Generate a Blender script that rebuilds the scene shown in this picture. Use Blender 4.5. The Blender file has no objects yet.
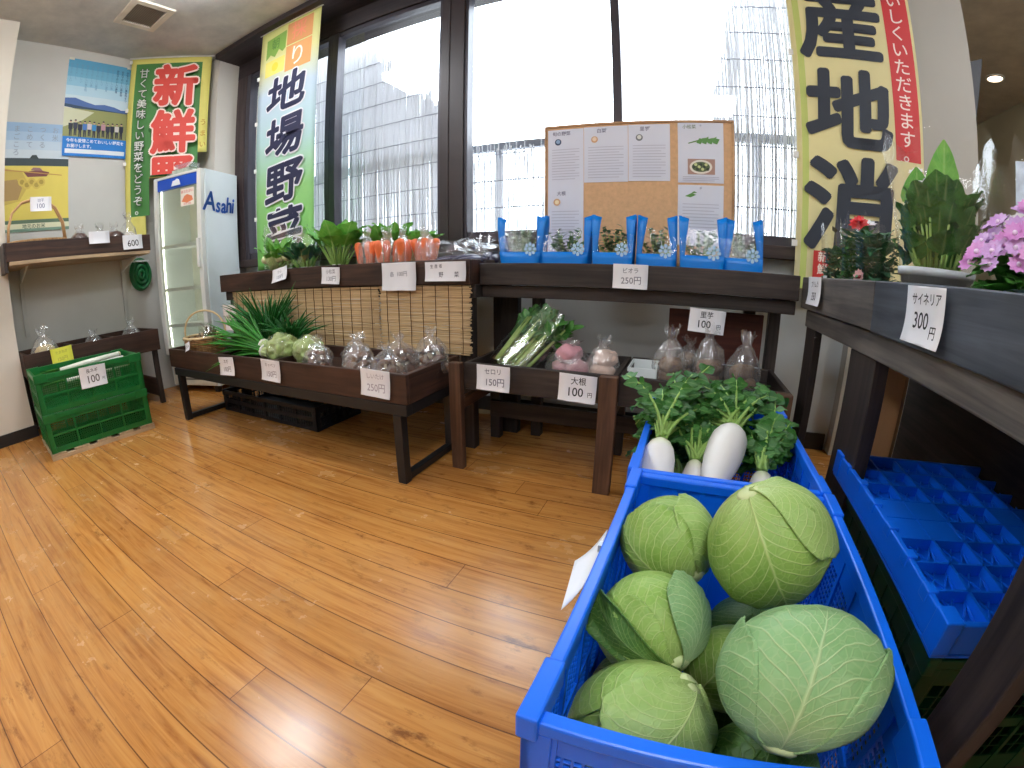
import bpy, bmesh, math, random
from mathutils import Vector, Matrix, noise

SC = bpy.context.scene
COL = SC.collection
PI = math.pi
rnd = random.Random(11)
V = Vector


# ------------------------------------------------------------------ materials
def lin(c):
    return tuple(((v / 255) / 12.92 if v / 255 <= .04045 else ((v / 255 + .055) / 1.055) ** 2.4) for v in c) + (1,)


class Nodes:
    def __init__(s, name):
        s.m = bpy.data.materials.new(name)
        s.m.use_nodes = True
        s.t = s.m.node_tree
        s.t.nodes.clear()
        s.out = s.t.nodes.new('ShaderNodeOutputMaterial')

    def n(s, kind, **kw):
        d = s.t.nodes.new('ShaderNode' + kind)
        for k, v in kw.items():
            setattr(d, k, v)
        return d

    def link(s, a, b):
        s.t.links.new(a, b)

    def set(s, sock, v):
        if hasattr(v, 'is_linked') or hasattr(v, 'links'):
            s.link(v, sock)
        else:
            sock.default_value = v

    def math(s, op, a, b=None, c=None, clamp=False):
        d = s.n('Math', operation=op, use_clamp=clamp)
        s.set(d.inputs[0], a)
        if b is not None:
            s.set(d.inputs[1], b)
        if c is not None:
            s.set(d.inputs[2], c)
        return d.outputs[0]

    def mix(s, f, a, b, blend='MIX'):
        d = s.n('MixRGB', blend_type=blend)
        s.set(d.inputs[0], f)
        s.set(d.inputs[1], a)
        s.set(d.inputs[2], b)
        return d.outputs[0]

    def coord(s, which='Object', scale=(1, 1, 1), loc=(0, 0, 0)):
        c = s.n('TexCoord')
        mp = s.n('Mapping')
        s.link(c.outputs[which], mp.inputs[0])
        mp.inputs['Scale'].default_value = scale
        mp.inputs['Location'].default_value = loc
        return mp.outputs[0]

    def noise(s, vec, scale, detail=4, rough=.55, dist=0):
        d = s.n('TexNoise')
        s.link(vec, d.inputs['Vector'])
        d.inputs['Scale'].default_value = scale
        d.inputs['Detail'].default_value = detail
        d.inputs['Roughness'].default_value = rough
        d.inputs['Distortion'].default_value = dist
        return d.outputs['Fac']

    def ramp(s, f, stops):
        d = s.n('ValToRGB')
        e = d.color_ramp.elements
        while len(e) < len(stops):
            e.new(.5)
        for i, (p, c) in enumerate(stops):
            e[i].position = p
            e[i].color = c if len(c) == 4 else lin(c)
        s.link(f, d.inputs[0])
        return d.outputs[0]

    def bsdf(s, col, rough=.6, metal=0, spec=.5, bump=None, bstr=.3, bdist=.002, coat=0, transl=0, sheen=0):
        b = s.n('BsdfPrincipled')
        s.set(b.inputs['Base Color'], col)
        s.set(b.inputs['Roughness'], rough)
        b.inputs['Metallic'].default_value = metal
        b.inputs['Specular IOR Level'].default_value = spec
        b.inputs['Coat Weight'].default_value = coat
        b.inputs['Coat Roughness'].default_value = .12
        if bump is not None:
            u = s.n('Bump')
            u.inputs['Strength'].default_value = bstr
            u.inputs['Distance'].default_value = bdist
            s.link(bump, u.inputs['Height'])
            s.link(u.outputs[0], b.inputs['Normal'])
        o = b.outputs[0]
        if transl:
            t = s.n('BsdfTranslucent')
            s.set(t.inputs[0], col)
            x = s.n('MixShader')
            x.inputs[0].default_value = transl
            s.link(o, x.inputs[1])
            s.link(t.outputs[0], x.inputs[2])
            o = x.outputs[0]
        s.link(o, s.out.inputs[0])
        return s.m


def plain(name, col, rough=.6, metal=0, spec=.5, var=.12, vscale=6, bump=0, bscale=60, coat=0, transl=0, bdist=.002):
    n = Nodes(name)
    v = n.coord('Object')
    f = n.noise(v, vscale)
    c = lin(col)
    lo = tuple(x * (1 - var) for x in c[:3]) + (1,)
    hi = tuple(min(1, x * (1 + var)) for x in c[:3]) + (1,)
    colr = n.ramp(f, [(.3, lo), (.7, hi)])
    bp = n.noise(v, bscale) if bump else None
    return n.bsdf(colr, rough, metal, spec, bp, bump, bdist, coat, transl)


def wood(name, c1, c2, axis='x', rough=.55, coarse=1.0, spec=.4):
    n = Nodes(name)
    sc = {'x': (2.2, 38, 38), 'y': (38, 2.2, 38), 'z': (38, 38, 2.2)}[axis]
    v = n.coord('Object', tuple(k * coarse for k in sc))
    f = n.noise(v, 1, 5, .6, .6)
    g = n.noise(n.coord('Object', (5, 5, 5)), 1, 3)
    col = n.ramp(f, [(.28, c1), (.72, c2)])
    k = n.ramp(g, [(.3, (.62, .62, .62, 1)), (.7, (1, 1, 1, 1))])
    col = n.mix(1, col, k, 'MULTIPLY')
    return n.bsdf(col, rough, 0, spec, f, .35, .0015)


def film(name, tint=(255, 255, 255), refl=.10, rough=.14, haze=.0, edge=.3):
    """clear plastic film: mostly see-through, crinkled highlights"""
    n = Nodes(name)
    tr = n.n('BsdfTransparent')
    tr.inputs[0].default_value = lin(tint)
    gl = n.n('BsdfGlossy')
    gl.inputs['Roughness'].default_value = rough
    gl.inputs[0].default_value = (1, 1, 1, 1)
    bp = n.n('Bump')
    bp.inputs['Strength'].default_value = .6
    bp.inputs['Distance'].default_value = .004
    n.link(n.noise(n.coord('Object'), 55, 3), bp.inputs['Height'])
    n.link(bp.outputs[0], gl.inputs['Normal'])
    lw = n.n('LayerWeight')
    lw.inputs[0].default_value = .35
    n.link(bp.outputs[0], lw.inputs['Normal'])
    fac = n.math('MULTIPLY_ADD', lw.outputs['Facing'], edge, refl, clamp=True)
    x = n.n('MixShader')
    n.link(fac, x.inputs[0])
    n.link(tr.outputs[0], x.inputs[1])
    n.link(gl.outputs[0], x.inputs[2])
    o = x.outputs[0]
    if haze:
        d = n.n('BsdfDiffuse')
        d.inputs[0].default_value = (.85, .88, .9, 1)
        y = n.n('MixShader')
        y.inputs[0].default_value = haze
        n.link(o, y.inputs[1])
        n.link(d.outputs[0], y.inputs[2])
        o = y.outputs[0]
    n.link(o, n.out.inputs[0])
    return n.m


def emis(name, col, strength):
    n = Nodes(name)
    e = n.n('Emission')
    e.inputs[0].default_value = lin(col)
    e.inputs[1].default_value = strength
    n.link(e.outputs[0], n.out.inputs[0])
    return n.m


MATS = {}


def K(col, rough=.6, **kw):
    """a printed / painted colour, made once per colour"""
    key = (tuple(col), rough, tuple(sorted(kw.items())))
    if key not in MATS:
        MATS[key] = plain('colour_%d_%d_%d' % tuple(col), col, rough, var=kw.pop('var', .03), **kw)
    return MATS[key]


# ------------------------------------------------------------------ mesh builder
class MB:
    def __init__(s):
        s.bm = bmesh.new()
        s.uv = s.bm.loops.layers.uv.new('UVMap')
        s.mi = 0

    def face(s, vs, uvs=None):
        try:
            f = s.bm.faces.new(vs)
        except ValueError:
            return None
        f.material_index = s.mi
        if uvs:
            for l, u in zip(f.loops, uvs):
                l[s.uv].uv = u
        return f

    def pts(s, ps):
        return [s.bm.verts.new(p) for p in ps]

    def hexa(s, p):
        v = s.pts(p)
        for q in ((0, 3, 2, 1), (4, 5, 6, 7), (0, 1, 5, 4), (1, 2, 6, 5), (2, 3, 7, 6), (3, 0, 4, 7)):
            s.face([v[i] for i in q])
        return v

    def box(s, x0, x1, y0, y1, z0, z1, m=None):
        p = [V(q) for q in ((x0, y0, z0), (x1, y0, z0), (x1, y1, z0), (x0, y1, z0), (x0, y0, z1), (x1, y0, z1), (x1, y1, z1), (x0, y1, z1))]
        if m is not None:
            p = [m @ q for q in p]
        return s.hexa(p)

    def beam(s, a, b, w, h, up=V((0, 0, 1))):
        a, b = V(a), V(b)
        d = (b - a).normalized()
        r = d.cross(up)
        r = r.normalized() if r.length > 1e-5 else V((1, 0, 0))
        u = r.cross(d).normalized()
        r = r * w / 2
        u = u * h / 2
        return s.hexa([a - r - u, a + r - u, a + r + u, a - r + u, b - r - u, b + r - u, b + r + u, b - r + u])

    def tube(s, ps, rs, seg=8, cap=True, flat=1.0):
        ps = [V(p) for p in ps]
        if not hasattr(rs, '__len__'):
            rs = [rs] * len(ps)
        rings = []
        ref = None
        for i, p in enumerate(ps):
            d = (ps[min(i + 1, len(ps) - 1)] - ps[max(i - 1, 0)])
            d = d.normalized() if d.length > 1e-9 else V((0, 0, 1))
            if ref is None:
                ref = V((0, 0, 1)) if abs(d.z) < .9 else V((1, 0, 0))
            x = d.cross(ref)
            x = x.normalized() if x.length > 1e-6 else d.orthogonal().normalized()
            y = x.cross(d).normalized()
            ref = y
            rings.append(s.pts([p + (x * math.cos(2 * PI * k / seg) + y * math.sin(2 * PI * k / seg) * flat) * rs[i] for k in range(seg)]))
        for a, b in zip(rings, rings[1:]):
            for k in range(seg):
                s.face([a[k], a[(k + 1) % seg], b[(k + 1) % seg], b[k]])
        if cap:
            s.face(rings[0][::-1])
            s.face(rings[-1])

    def torus(s, c, r, t, n=32, seg=8, ax=None, a0=0, a1=2 * PI):
        """ring of tube radius t in the plane of ax = (u, v)"""
        u, v = ax or (V((1, 0, 0)), V((0, 1, 0)))
        full = abs(a1 - a0 - 2 * PI) < 1e-6
        ps = [V(c) + u * r * math.cos(a0 + (a1 - a0) * i / n) + v * r * math.sin(a0 + (a1 - a0) * i / n) for i in range(n + 1)]
        s.tube(ps, t, seg, not full)

    def lathe(s, prof, c=(0, 0, 0), seg=24, wob=0, m=None, seed=0, caps=True):
        rings = []
        for r, z in prof:
            ring = []
            for k in range(seg):
                a = 2 * PI * k / seg
                q = V((math.cos(a), math.sin(a), 0))
                rr = r * (1 + wob * noise.noise(V((q.x * 1.3 + seed, q.y * 1.3, z * 9 + seed))))
                p = V((q.x * rr, q.y * rr, z))
                p = (m @ p) if m is not None else p
                ring.append(p + V(c))
            rings.append(s.pts(ring))
        for a, b in zip(rings, rings[1:]):
            for k in range(seg):
                s.face([a[k], a[(k + 1) % seg], b[(k + 1) % seg], b[k]])
        if caps:
            s.face(rings[0][::-1])
            s.face(rings[-1])

    def grid(s, fn, nu, nv, uvf=None):
        """surface fn(u, v), u and v in 0..1"""
        g = [[s.bm.verts.new(fn(i / nu, j / nv)) for i in range(nu + 1)] for j in range(nv + 1)]
        for j in range(nv):
            for i in range(nu):
                q = [(i, j), (i + 1, j), (i + 1, j + 1), (i, j + 1)]
                s.face([g[b][a] for a, b in q], [(a / nu, b / nv) for a, b in q])

    def poly(s, ps):
        return s.face(s.pts(ps))

    def prism(s, ps, d):
        """polygon ps extruded by vector d"""
        a = s.pts(ps)
        b = s.pts([V(p) + V(d) for p in ps])
        s.face(a[::-1])
        s.face(b)
        n = len(a)
        for i in range(n):
            s.face([a[i], a[(i + 1) % n], b[(i + 1) % n], b[i]])

    def ball(s, c, r, sub=2, scale=(1, 1, 1), wob=0, seed=0, m=None):
        res = bmesh.ops.create_icosphere(s.bm, subdivisions=sub, radius=1)
        for v in res['verts']:
            k = r * (1 + wob * noise.noise(v.co * 2.2 + V((seed, seed * .7, 0))))
            p = V((v.co.x * scale[0], v.co.y * scale[1], v.co.z * scale[2])) * k
            v.co = ((m @ p) if m is not None else p) + V(c)
        for f in set(f for v in res['verts'] for f in v.link_faces):
            f.material_index = s.mi

    def leaf(s, base, d, L, W, up=V((0, 0, 1)), droop=.3, fold=.25, n=6, shape=.45, wave=0, seed=0):
        """one leaf blade with a midrib, drooping along its length"""
        d = V(d).normalized()
        up = V(up)
        side = d.cross(up)
        side = side.normalized() if side.length > 1e-4 else d.orthogonal().normalized()
        nrm = side.cross(d).normalized()
        rows = []
        for i in range(n + 1):
            t = i / n
            c = V(base) + d * L * t * (1 - .15 * droop * t) - V((0, 0, 1)) * L * droop * t * t * .6
            w = W * math.sin(PI * min(1, max(0.0, t)) ** shape) ** .8 if 0 < t < 1 else W * .06
            wz = wave * W * math.sin(t * 11 + seed)
            rows.append(s.pts([c - side * w + nrm * (w * fold + wz), c, c + side * w + nrm * (w * fold - wz)]))
        for j, (a, b) in enumerate(zip(rows, rows[1:])):
            s.face([a[0], a[1], b[1], b[0]], [(0, j / n), (.5, j / n), (.5, (j + 1) / n), (0, (j + 1) / n)])
            s.face([a[1], a[2], b[2], b[1]], [(.5, j / n), (1, j / n), (1, (j + 1) / n), (.5, (j + 1) / n)])

    def build(s, name, mats, parent=None, smooth=False, world=False, bevel=0, solid=0, subsurf=0):
        if world and parent is not None:
            o3 = parent.location
            m = Matrix.Rotation(-parent.rotation_euler.z, 4, 'Z') @ Matrix.Translation(-o3)
            bmesh.ops.transform(s.bm, matrix=m, verts=s.bm.verts)
        org = V((0, 0, 0))
        if parent is None and s.bm.verts:
            xs = [v.co for v in s.bm.verts]
            org = V(((min(v.x for v in xs) + max(v.x for v in xs)) / 2, (min(v.y for v in xs) + max(v.y for v in xs)) / 2, min(v.z for v in xs)))
            bmesh.ops.translate(s.bm, vec=-org, verts=s.bm.verts)
        bmesh.ops.recalc_face_normals(s.bm, faces=s.bm.faces)
        me = bpy.data.meshes.new(name)
        s.bm.to_mesh(me)
        s.bm.free()
        for m in (mats if isinstance(mats, (list, tuple)) else [mats]):
            me.materials.append(m)
        if smooth:
            for p in me.polygons:
                p.use_smooth = True
        o = bpy.data.objects.new(name, me)
        COL.objects.link(o)
        o.parent = parent
        o.location = org
        if bevel:
            b = o.modifiers.new('bevel', 'BEVEL')
            b.width = bevel
            b.segments = 2
            b.limit_method = 'ANGLE'
        if solid:
            b = o.modifiers.new('solid', 'SOLIDIFY')
            b.thickness = solid
            b.offset = 0
        if subsurf:
            b = o.modifiers.new('sub', 'SUBSURF')
            b.levels = b.render_levels = subsurf
        return o


def tag(o, label, cat, group=None, kind=None):
    o['label'] = label
    o['category'] = cat
    if group:
        o['group'] = group
    if kind:
        o['kind'] = kind
    return o


def thing(name, label, cat, loc=(0, 0, 0), rz=0, group=None):
    o = bpy.data.objects.new(name, None)
    COL.objects.link(o)
    o.empty_display_size = .05
    o.location = loc
    o.rotation_euler.z = rz
    return tag(o, label, cat, group)


def dup(root, loc, rz, label, group=None, scale=1.0):
    r = root.copy()
    COL.objects.link(r)
    r.location = loc
    r.rotation_euler.z = rz
    r.scale = (scale, scale, scale)
    r['label'] = label
    if group:
        r['group'] = group
    for ch in list(root.children):
        c = ch.copy()
        COL.objects.link(c)
        c.parent = r
        for g in list(ch.children):
            d = g.copy()
            COL.objects.link(d)
            d.parent = c
    return r


def struct(o, label, cat):
    return tag(o, label, cat, kind='structure')


# ------------------------------------------------------------------ flat print: sheets, lettering
def frame(o, right, up):
    r, u = V(right).normalized(), V(up).normalized()
    n = r.cross(u)
    m = Matrix((r, u, n)).transposed().to_4x4()
    m.translation = V(o)
    return m


_font = bpy.data.curves.new('scratch', 'FONT')
_fo = bpy.data.objects.new('scratch', _font)
COL.objects.link(_fo)
_cache = {}


def glyphs(s, off):
    k = (s, off)
    if k not in _cache:
        _font.body = s
        _font.size = 1
        _font.offset = off
        _font.resolution_u = 3
        _font.align_x = 'CENTER'
        _font.align_y = 'CENTER'
        dg = bpy.context.evaluated_depsgraph_get()
        dg.update()
        me = bpy.data.meshes.new_from_object(_fo.evaluated_get(dg))
        _cache[k] = ([v.co.copy() for v in me.vertices], [tuple(p.vertices) for p in me.polygons])
        bpy.data.meshes.remove(me)
    return _cache[k]


class Print:
    """flat printing laid on a sheet: F maps (right, up, out) to the room; bend(x, y) -> out offset"""
    def __init__(s, F, bend=None):
        s.F, s.mb, s.mats, s.lay, s.bend = F, MB(), [], 0, bend
        s.ymin = -9

    def _m(s, mat, up=1):
        if mat not in s.mats:
            s.mats.append(mat)
        s.mb.mi = s.mats.index(mat)
        s.lay += up
        return .0014 + .00016 * (s.lay + (1 - up))

    def P(s, x, y, z):
        if s.bend:
            z += s.bend(x, y)
        return s.F @ V((x, y, z))

    def poly(s, pts, mat):
        z = s._m(mat)
        s.mb.poly([s.P(x, y, z) for x, y in pts])

    def rect(s, x0, x1, y0, y1, mat):
        z = s._m(mat)
        n = max(1, int((y1 - y0) / .02)) if s.bend else 1
        k = max(1, int((x1 - x0) / .03)) if s.bend else 1
        for i in range(n):
            a, b = y0 + (y1 - y0) * i / n, y0 + (y1 - y0) * (i + 1) / n
            for j in range(k):
                c, d = x0 + (x1 - x0) * j / k, x0 + (x1 - x0) * (j + 1) / k
                s.mb.poly([s.P(c, a, z), s.P(d, a, z), s.P(d, b, z), s.P(c, b, z)])

    def disc(s, x, y, r, mat, n=20, ry=None):
        s.poly([(x + r * math.cos(2 * PI * i / n), y + (ry or r) * math.sin(2 * PI * i / n)) for i in range(n)], mat)

    def text(s, t, x, y, size, mat, off=0.0, sx=1.0, rot=0.0, shear=0.0, up=0):
        z = s._m(mat, up)
        vs, fs = glyphs(t, off)
        c, d = math.cos(rot), math.sin(rot)
        out = []
        for v in vs:
            a, b = (v.x + shear * v.y) * size * sx, v.y * size
            out.append(s.mb.bm.verts.new(s.P(x + a * c - b * d, max(s.ymin, y + a * d + b * c), z)))
        for f in fs:
            s.mb.face([out[i] for i in f])

    def bold(s, t, x, y, size, mat, fat, sx=1.0, rot=0.0, shear=0.0, n=12):
        """heavy brush-like lettering: the glyph swept round a small circle"""
        s.lay += 9
        rings = [(0, 1)] + [(fat * q, n) for q in ((.5, 1) if fat > .03 else (1,))]
        for r, m in rings:
            for k in range(m):
                a = 2 * PI * k / m
                s.text(t, x + math.cos(a) * r * size, y + math.sin(a) * r * size, size, mat, 0, sx, rot, shear)
        s.lay += 1

    def column(s, t, x, y, size, step, mat, off=0.0, sx=1.0):
        for i, ch in enumerate(t):
            s.text(ch, x, y - i * step, size, mat, off, sx)

    def build(s, name, parent):
        return s.mb.build(name, s.mats, parent, world=True)


def sheet(mb, F, w, h, t=.0012, bend=None, n=10):
    """thin sheet centred on F, slightly curled"""
    b = bend or (lambda x, y: 0)
    for side in (0, 1):
        def fn(u, v):
            x, y = (u - .5) * w, (v - .5) * h
            return F @ V((x, y, b(x, y) + (t if side else 0)))
        mb.grid(fn, 4, n)
    def edge(x0, y0, x1, y1):
        def fn(u, v):
            x, y = x0 + (x1 - x0) * u, y0 + (y1 - y0) * u
            return F @ V((x, y, b(x, y) + t * v))
        mb.grid(fn, n, 1)
    edge(-w / 2, -h / 2, w / 2, -h / 2)
    edge(-w / 2, h / 2, w / 2, h / 2)
    edge(-w / 2, -h / 2, -w / 2, h / 2)
    edge(w / 2, -h / 2, w / 2, h / 2)
    bmesh.ops.remove_doubles(mb.bm, verts=mb.bm.verts, dist=1e-5)

# ------------------------------------------------------------------ shared materials
BROWN = {a: wood('dark_brown_board_' + a, (38, 25, 20), (88, 60, 47), a) for a in 'xyz'}
SOOT = {a: wood('blackened_board_' + a, (32, 27, 27), (74, 63, 58), a) for a in 'xyz'}
POST = {a: wood('post_timber_' + a, (72, 48, 36), (120, 86, 62), a) for a in 'xyz'}
GREYW = {a: wood('weathered_grey_board_' + a, (60, 58, 58), (128, 120, 112), a) for a in 'xyz'}
SLATE = {a: wood('slate_grey_board_' + a, (46, 50, 58), (92, 98, 108), a) for a in 'xyz'}
PALEW = {a: wood('pale_timber_' + a, (168, 138, 105), (212, 186, 150), a) for a in 'xyz'}
STEEL = plain('black_painted_steel', (26, 26, 28), .45, 0, .5)
PAPER = plain('white_paper', (232, 232, 236), .7, var=.03)
INK = plain('black_ink', (28, 28, 34), .7, var=.02)
CLEAR = film('clear_film')
CLEARH = film('hazy_film', refl=.12, haze=.09)
SLEEVE = film('clear_sleeve_film', refl=.04, rough=.08, edge=.22)
WHITEP = plain('white_enamel', (226, 232, 232), .35, var=.03)
WALLM = plain('painted_wall', (205, 204, 198), .8, var=.05, vscale=2, bump=.12, bscale=120)
COLM = plain('painted_column', (212, 206, 196), .8, var=.05, vscale=2, bump=.12, bscale=120)
PILM = plain('warm_painted_pilaster', (216, 208, 194), .8, var=.04, vscale=2, bump=.12, bscale=120)
GREYWALL = plain('grey_painted_wall', (168, 172, 176), .8, var=.05, vscale=3, bump=.1, bscale=90)
LOWWALL = plain('pale_plaster_wall', (196, 204, 208), .8, var=.06, vscale=3, bump=.1, bscale=90)
WINF = plain('dark_window_frame', (52, 42, 44), .4, var=.1)
WINB = plain('bronze_sash', (66, 62, 70), .35, .2, var=.08)


def floor_material():
    n = Nodes('worn_varnished_floorboards')
    tc = n.n('TexCoord')
    sp = n.n('SeparateXYZ')
    n.link(tc.outputs['Object'], sp.inputs[0])
    X, Y = sp.outputs[0], sp.outputs[1]
    PW = .1135
    yy = n.math('DIVIDE', n.math('SUBTRACT', Y, .0905), PW)
    pid = n.math('FLOOR', yy)
    fy = n.math('FRACT', yy)
    wn = n.n('TexWhiteNoise', noise_dimensions='1D')
    n.link(pid, wn.inputs['W'])
    xx = n.math('MULTIPLY_ADD', wn.outputs['Value'], 1.7, n.math('DIVIDE', X, 1.8))
    fx = n.math('FRACT', xx)
    wn2 = n.n('TexWhiteNoise', noise_dimensions='2D')
    cb = n.n('CombineXYZ')
    n.link(n.math('FLOOR', xx), cb.inputs[0])
    n.link(pid, cb.inputs[1])
    n.link(cb.outputs[0], wn2.inputs['Vector'])
    ey = n.math('MINIMUM', fy, n.math('SUBTRACT', 1, fy))
    sy = n.math('LESS_THAN', ey, .014)
    ex = n.math('MINIMUM', fx, n.math('SUBTRACT', 1, fx))
    sx = n.math('LESS_THAN', ex, .0006)
    seam = n.math('MAXIMUM', sy, sx)
    grain = n.noise(n.coord('Object', (3, 55, 1)), 1, 5, .62, .8)
    streak = n.noise(n.coord('Object', (1.2, 16, 1)), 1, 4, .6)
    mott = n.noise(n.coord('Object', (1, 1.4, 1)), 6, 5, .6)
    big = n.noise(n.coord('Object', (1, 1, 1), (3, 1, 0)), 1.6, 4, .6)
    col = n.ramp(grain, [(.25, (146, 86, 36)), (.5, (192, 130, 64)), (.8, (212, 156, 86))])
    tone = n.ramp(wn2.outputs['Value'], [(0, (.84, .80, .76, 1)), (1, (1.06, 1.05, 1.02, 1))])
    col = n.mix(1, col, tone, 'MULTIPLY')
    col = n.mix(n.math('MULTIPLY', n.math('SUBTRACT', streak, .45, clamp=True), 2.2, clamp=True), col, lin((208, 148, 78)))
    pale = n.math('MULTIPLY', n.math('SUBTRACT', mott, .44, clamp=True), 2.2, clamp=True)
    pale = n.math('MULTIPLY', pale, n.math('MULTIPLY', n.math('SUBTRACT', big, .38, clamp=True), 4, clamp=True))
    col = n.mix(n.math('MULTIPLY', pale, .6), col, lin((200, 160, 104)))
    dk = n.noise(n.coord('Object', (1, 2.2, 1), (7, 0, 0)), 11, 6, .7)
    dk = n.math('MULTIPLY', n.math('SUBTRACT', dk, .56, clamp=True), 7, clamp=True)
    dk = n.math('MULTIPLY', dk, n.math('MULTIPLY', n.math('SUBTRACT', .60, big, clamp=True), 5, clamp=True))
    col = n.mix(n.math('MULTIPLY', dk, .75), col, lin((96, 48, 22)))
    # one pale worn spot in the boards and a dark scuffed patch beside the rack's leg
    def spot(cx, cy, rx, ry, soft):
        a = n.math('DIVIDE', n.math('SUBTRACT', X, cx), rx)
        b = n.math('DIVIDE', n.math('SUBTRACT', Y, cy), ry)
        r = n.math('ADD', n.math('MULTIPLY', a, a), n.math('MULTIPLY', b, b))
        r = n.math('ADD', r, n.math('MULTIPLY', n.math('SUBTRACT', mott, .5), 1.6))
        return n.math('DIVIDE', n.math('SUBTRACT', 1, r), soft, clamp=True)
    col = n.mix(n.math('MULTIPLY', spot(-.775, .705, .085, .042, .5), .8), col, lin((206, 186, 142)))
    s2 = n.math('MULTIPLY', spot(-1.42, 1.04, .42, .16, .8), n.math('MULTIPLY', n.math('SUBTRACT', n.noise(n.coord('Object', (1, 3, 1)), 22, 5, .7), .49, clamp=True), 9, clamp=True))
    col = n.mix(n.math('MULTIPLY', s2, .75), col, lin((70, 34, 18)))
    col = n.mix(n.math('MULTIPLY', seam, .8), col, lin((78, 40, 18)))
    rough = n.math('MULTIPLY_ADD', mott, .20, .12)
    rough = n.math('ADD', rough, n.math('MULTIPLY', pale, .12))
    hgt = n.math('SUBTRACT', n.math('MULTIPLY', grain, .15), seam)
    return n.bsdf(col, rough, 0, .5, hgt, .25, .0015)


def ceil_material():
    n = Nodes('mottled_grey_ceiling')
    f = n.noise(n.coord('Object'), 5, 6, .65)
    col = n.ramp(f, [(.3, (176, 178, 178)), (.7, (206, 206, 202))])
    return n.bsdf(col, .85, 0, .3, f, .2, .004)


WX0, WX1 = -3.78, 3.15
ZC = 2.70
b = MB(); b.box(WX0 - .1, WX1 + .1, -3.1, 2.4, -.08, 0); b.box(1.36, WX1 + .1, 2.4, 6.1, -.08, 0)
struct(b.build('floor', floor_material()), 'worn varnished orange brown plank floor', 'floor')
b = MB(); b.box(WX0 - .1, WX1 + .1, -3.1, 2.4, ZC, ZC + .1); b.box(1.36, WX1 + .1, 2.4, 6.1, ZC, ZC + .1)
struct(b.build('ceiling', ceil_material()), 'mottled grey plaster ceiling over the shop', 'ceiling')
b = MB(); b.box(WX0 - .1, WX0, -3.1, 2.4, 0, ZC)
struct(b.build('wall_left', WALLM), 'pale wall at the left with the posters', 'wall')
b = MB(); b.box(WX0, -3.52, -1.2, .446, 0, ZC)
struct(b.build('wall_pilaster', PILM), 'cream pilaster at the far left edge', 'wall')
b = MB()
b.box(WX0, -3.507, -1.2, .459, 0, .075)
struct(b.build('baseboard_left', plain('black_baseboard', (30, 27, 27), .5)), 'black baseboard round the cream pilaster', 'baseboard')
b = MB(); b.box(WX0, -3.33, 1.985, 2.4, 0, ZC)
struct(b.build('wall_corner', COLM), 'white boxed column in the far left corner behind the fridge', 'wall')
# wall under the window; the sill; the strip above the window
b = MB(); b.box(-3.33, 1.46, 2.26, 2.4, 0, .925)
struct(b.build('wall_window', LOWWALL), 'pale wall below the window', 'wall')
b = MB(); b.box(-3.33, 1.46, 2.18, 2.4, 2.525, ZC)
b.box(-3.33, 1.46, 1.94, 2.18, 2.655, ZC)
struct(b.build('trim_header', wood('dark_header_timber', (34, 26, 30), (62, 50, 52), 'x')), 'dark timber header and soffit above the window', 'window header')
b = MB(); b.box(-3.33, .815, 2.165, 2.4, .925, .985)
struct(b.build('trim_sill', wood('dark_sill_timber', (46, 36, 36), (84, 68, 64), 'x'), bevel=.003), 'dark timber window sill', 'window sill')
b = MB(); b.box(-3.33, .80, 2.245, 2.26, 0, .085)
struct(b.build('baseboard_window', plain('black_skirting', (26, 24, 25), .5)), 'black baseboard under the window wall', 'baseboard')
b = MB(); b.box(.815, 1.46, 2.185, 2.6, 0, ZC)
struct(b.build('wall_pillar', plain('grey_beige_pillar', (176, 174, 168), .85, var=.04, vscale=2, bump=.1, bscale=140)), 'grey beige pillar right of the window', 'pillar')
b = MB(); b.box(1.36, 1.46, 2.6, 6.0, 0, ZC)
struct(b.build('wall_passage', WALLM), 'wall running back from the pillar', 'wall')
b = MB(); b.box(1.36, WX1 + .1, 6.0, 6.1, 0, ZC)
struct(b.build('wall_far', plain('beige_far_wall', (190, 186, 160), .8, var=.04)), 'beige far wall seen past the pillar', 'wall')
b = MB(); b.box(WX1, WX1 + .1, -3.1, 6.0, 0, ZC)
struct(b.build('wall_right', plain('beige_side_wall', (190, 186, 160), .8, var=.04)), 'beige side wall at the far right', 'wall')
b = MB(); b.box(WX0, WX1, -3.1, -3.0, 0, ZC)
struct(b.build('wall_back', WALLM), 'pale wall behind the viewer', 'wall')

# ------------------------------------------------------------------ the window
GLASS = Nodes('window_glass')
_tr = GLASS.n('BsdfTransparent'); _tr.inputs[0].default_value = (.93, .95, .96, 1)
_gl = GLASS.n('BsdfGlossy'); _gl.inputs['Roughness'].default_value = .02
_mx = GLASS.n('MixShader'); _mx.inputs[0].default_value = .05
GLASS.link(_tr.outputs[0], _mx.inputs[1]); GLASS.link(_gl.outputs[0], _mx.inputs[2]); GLASS.link(_mx.outputs[0], GLASS.out.inputs[0])


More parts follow.
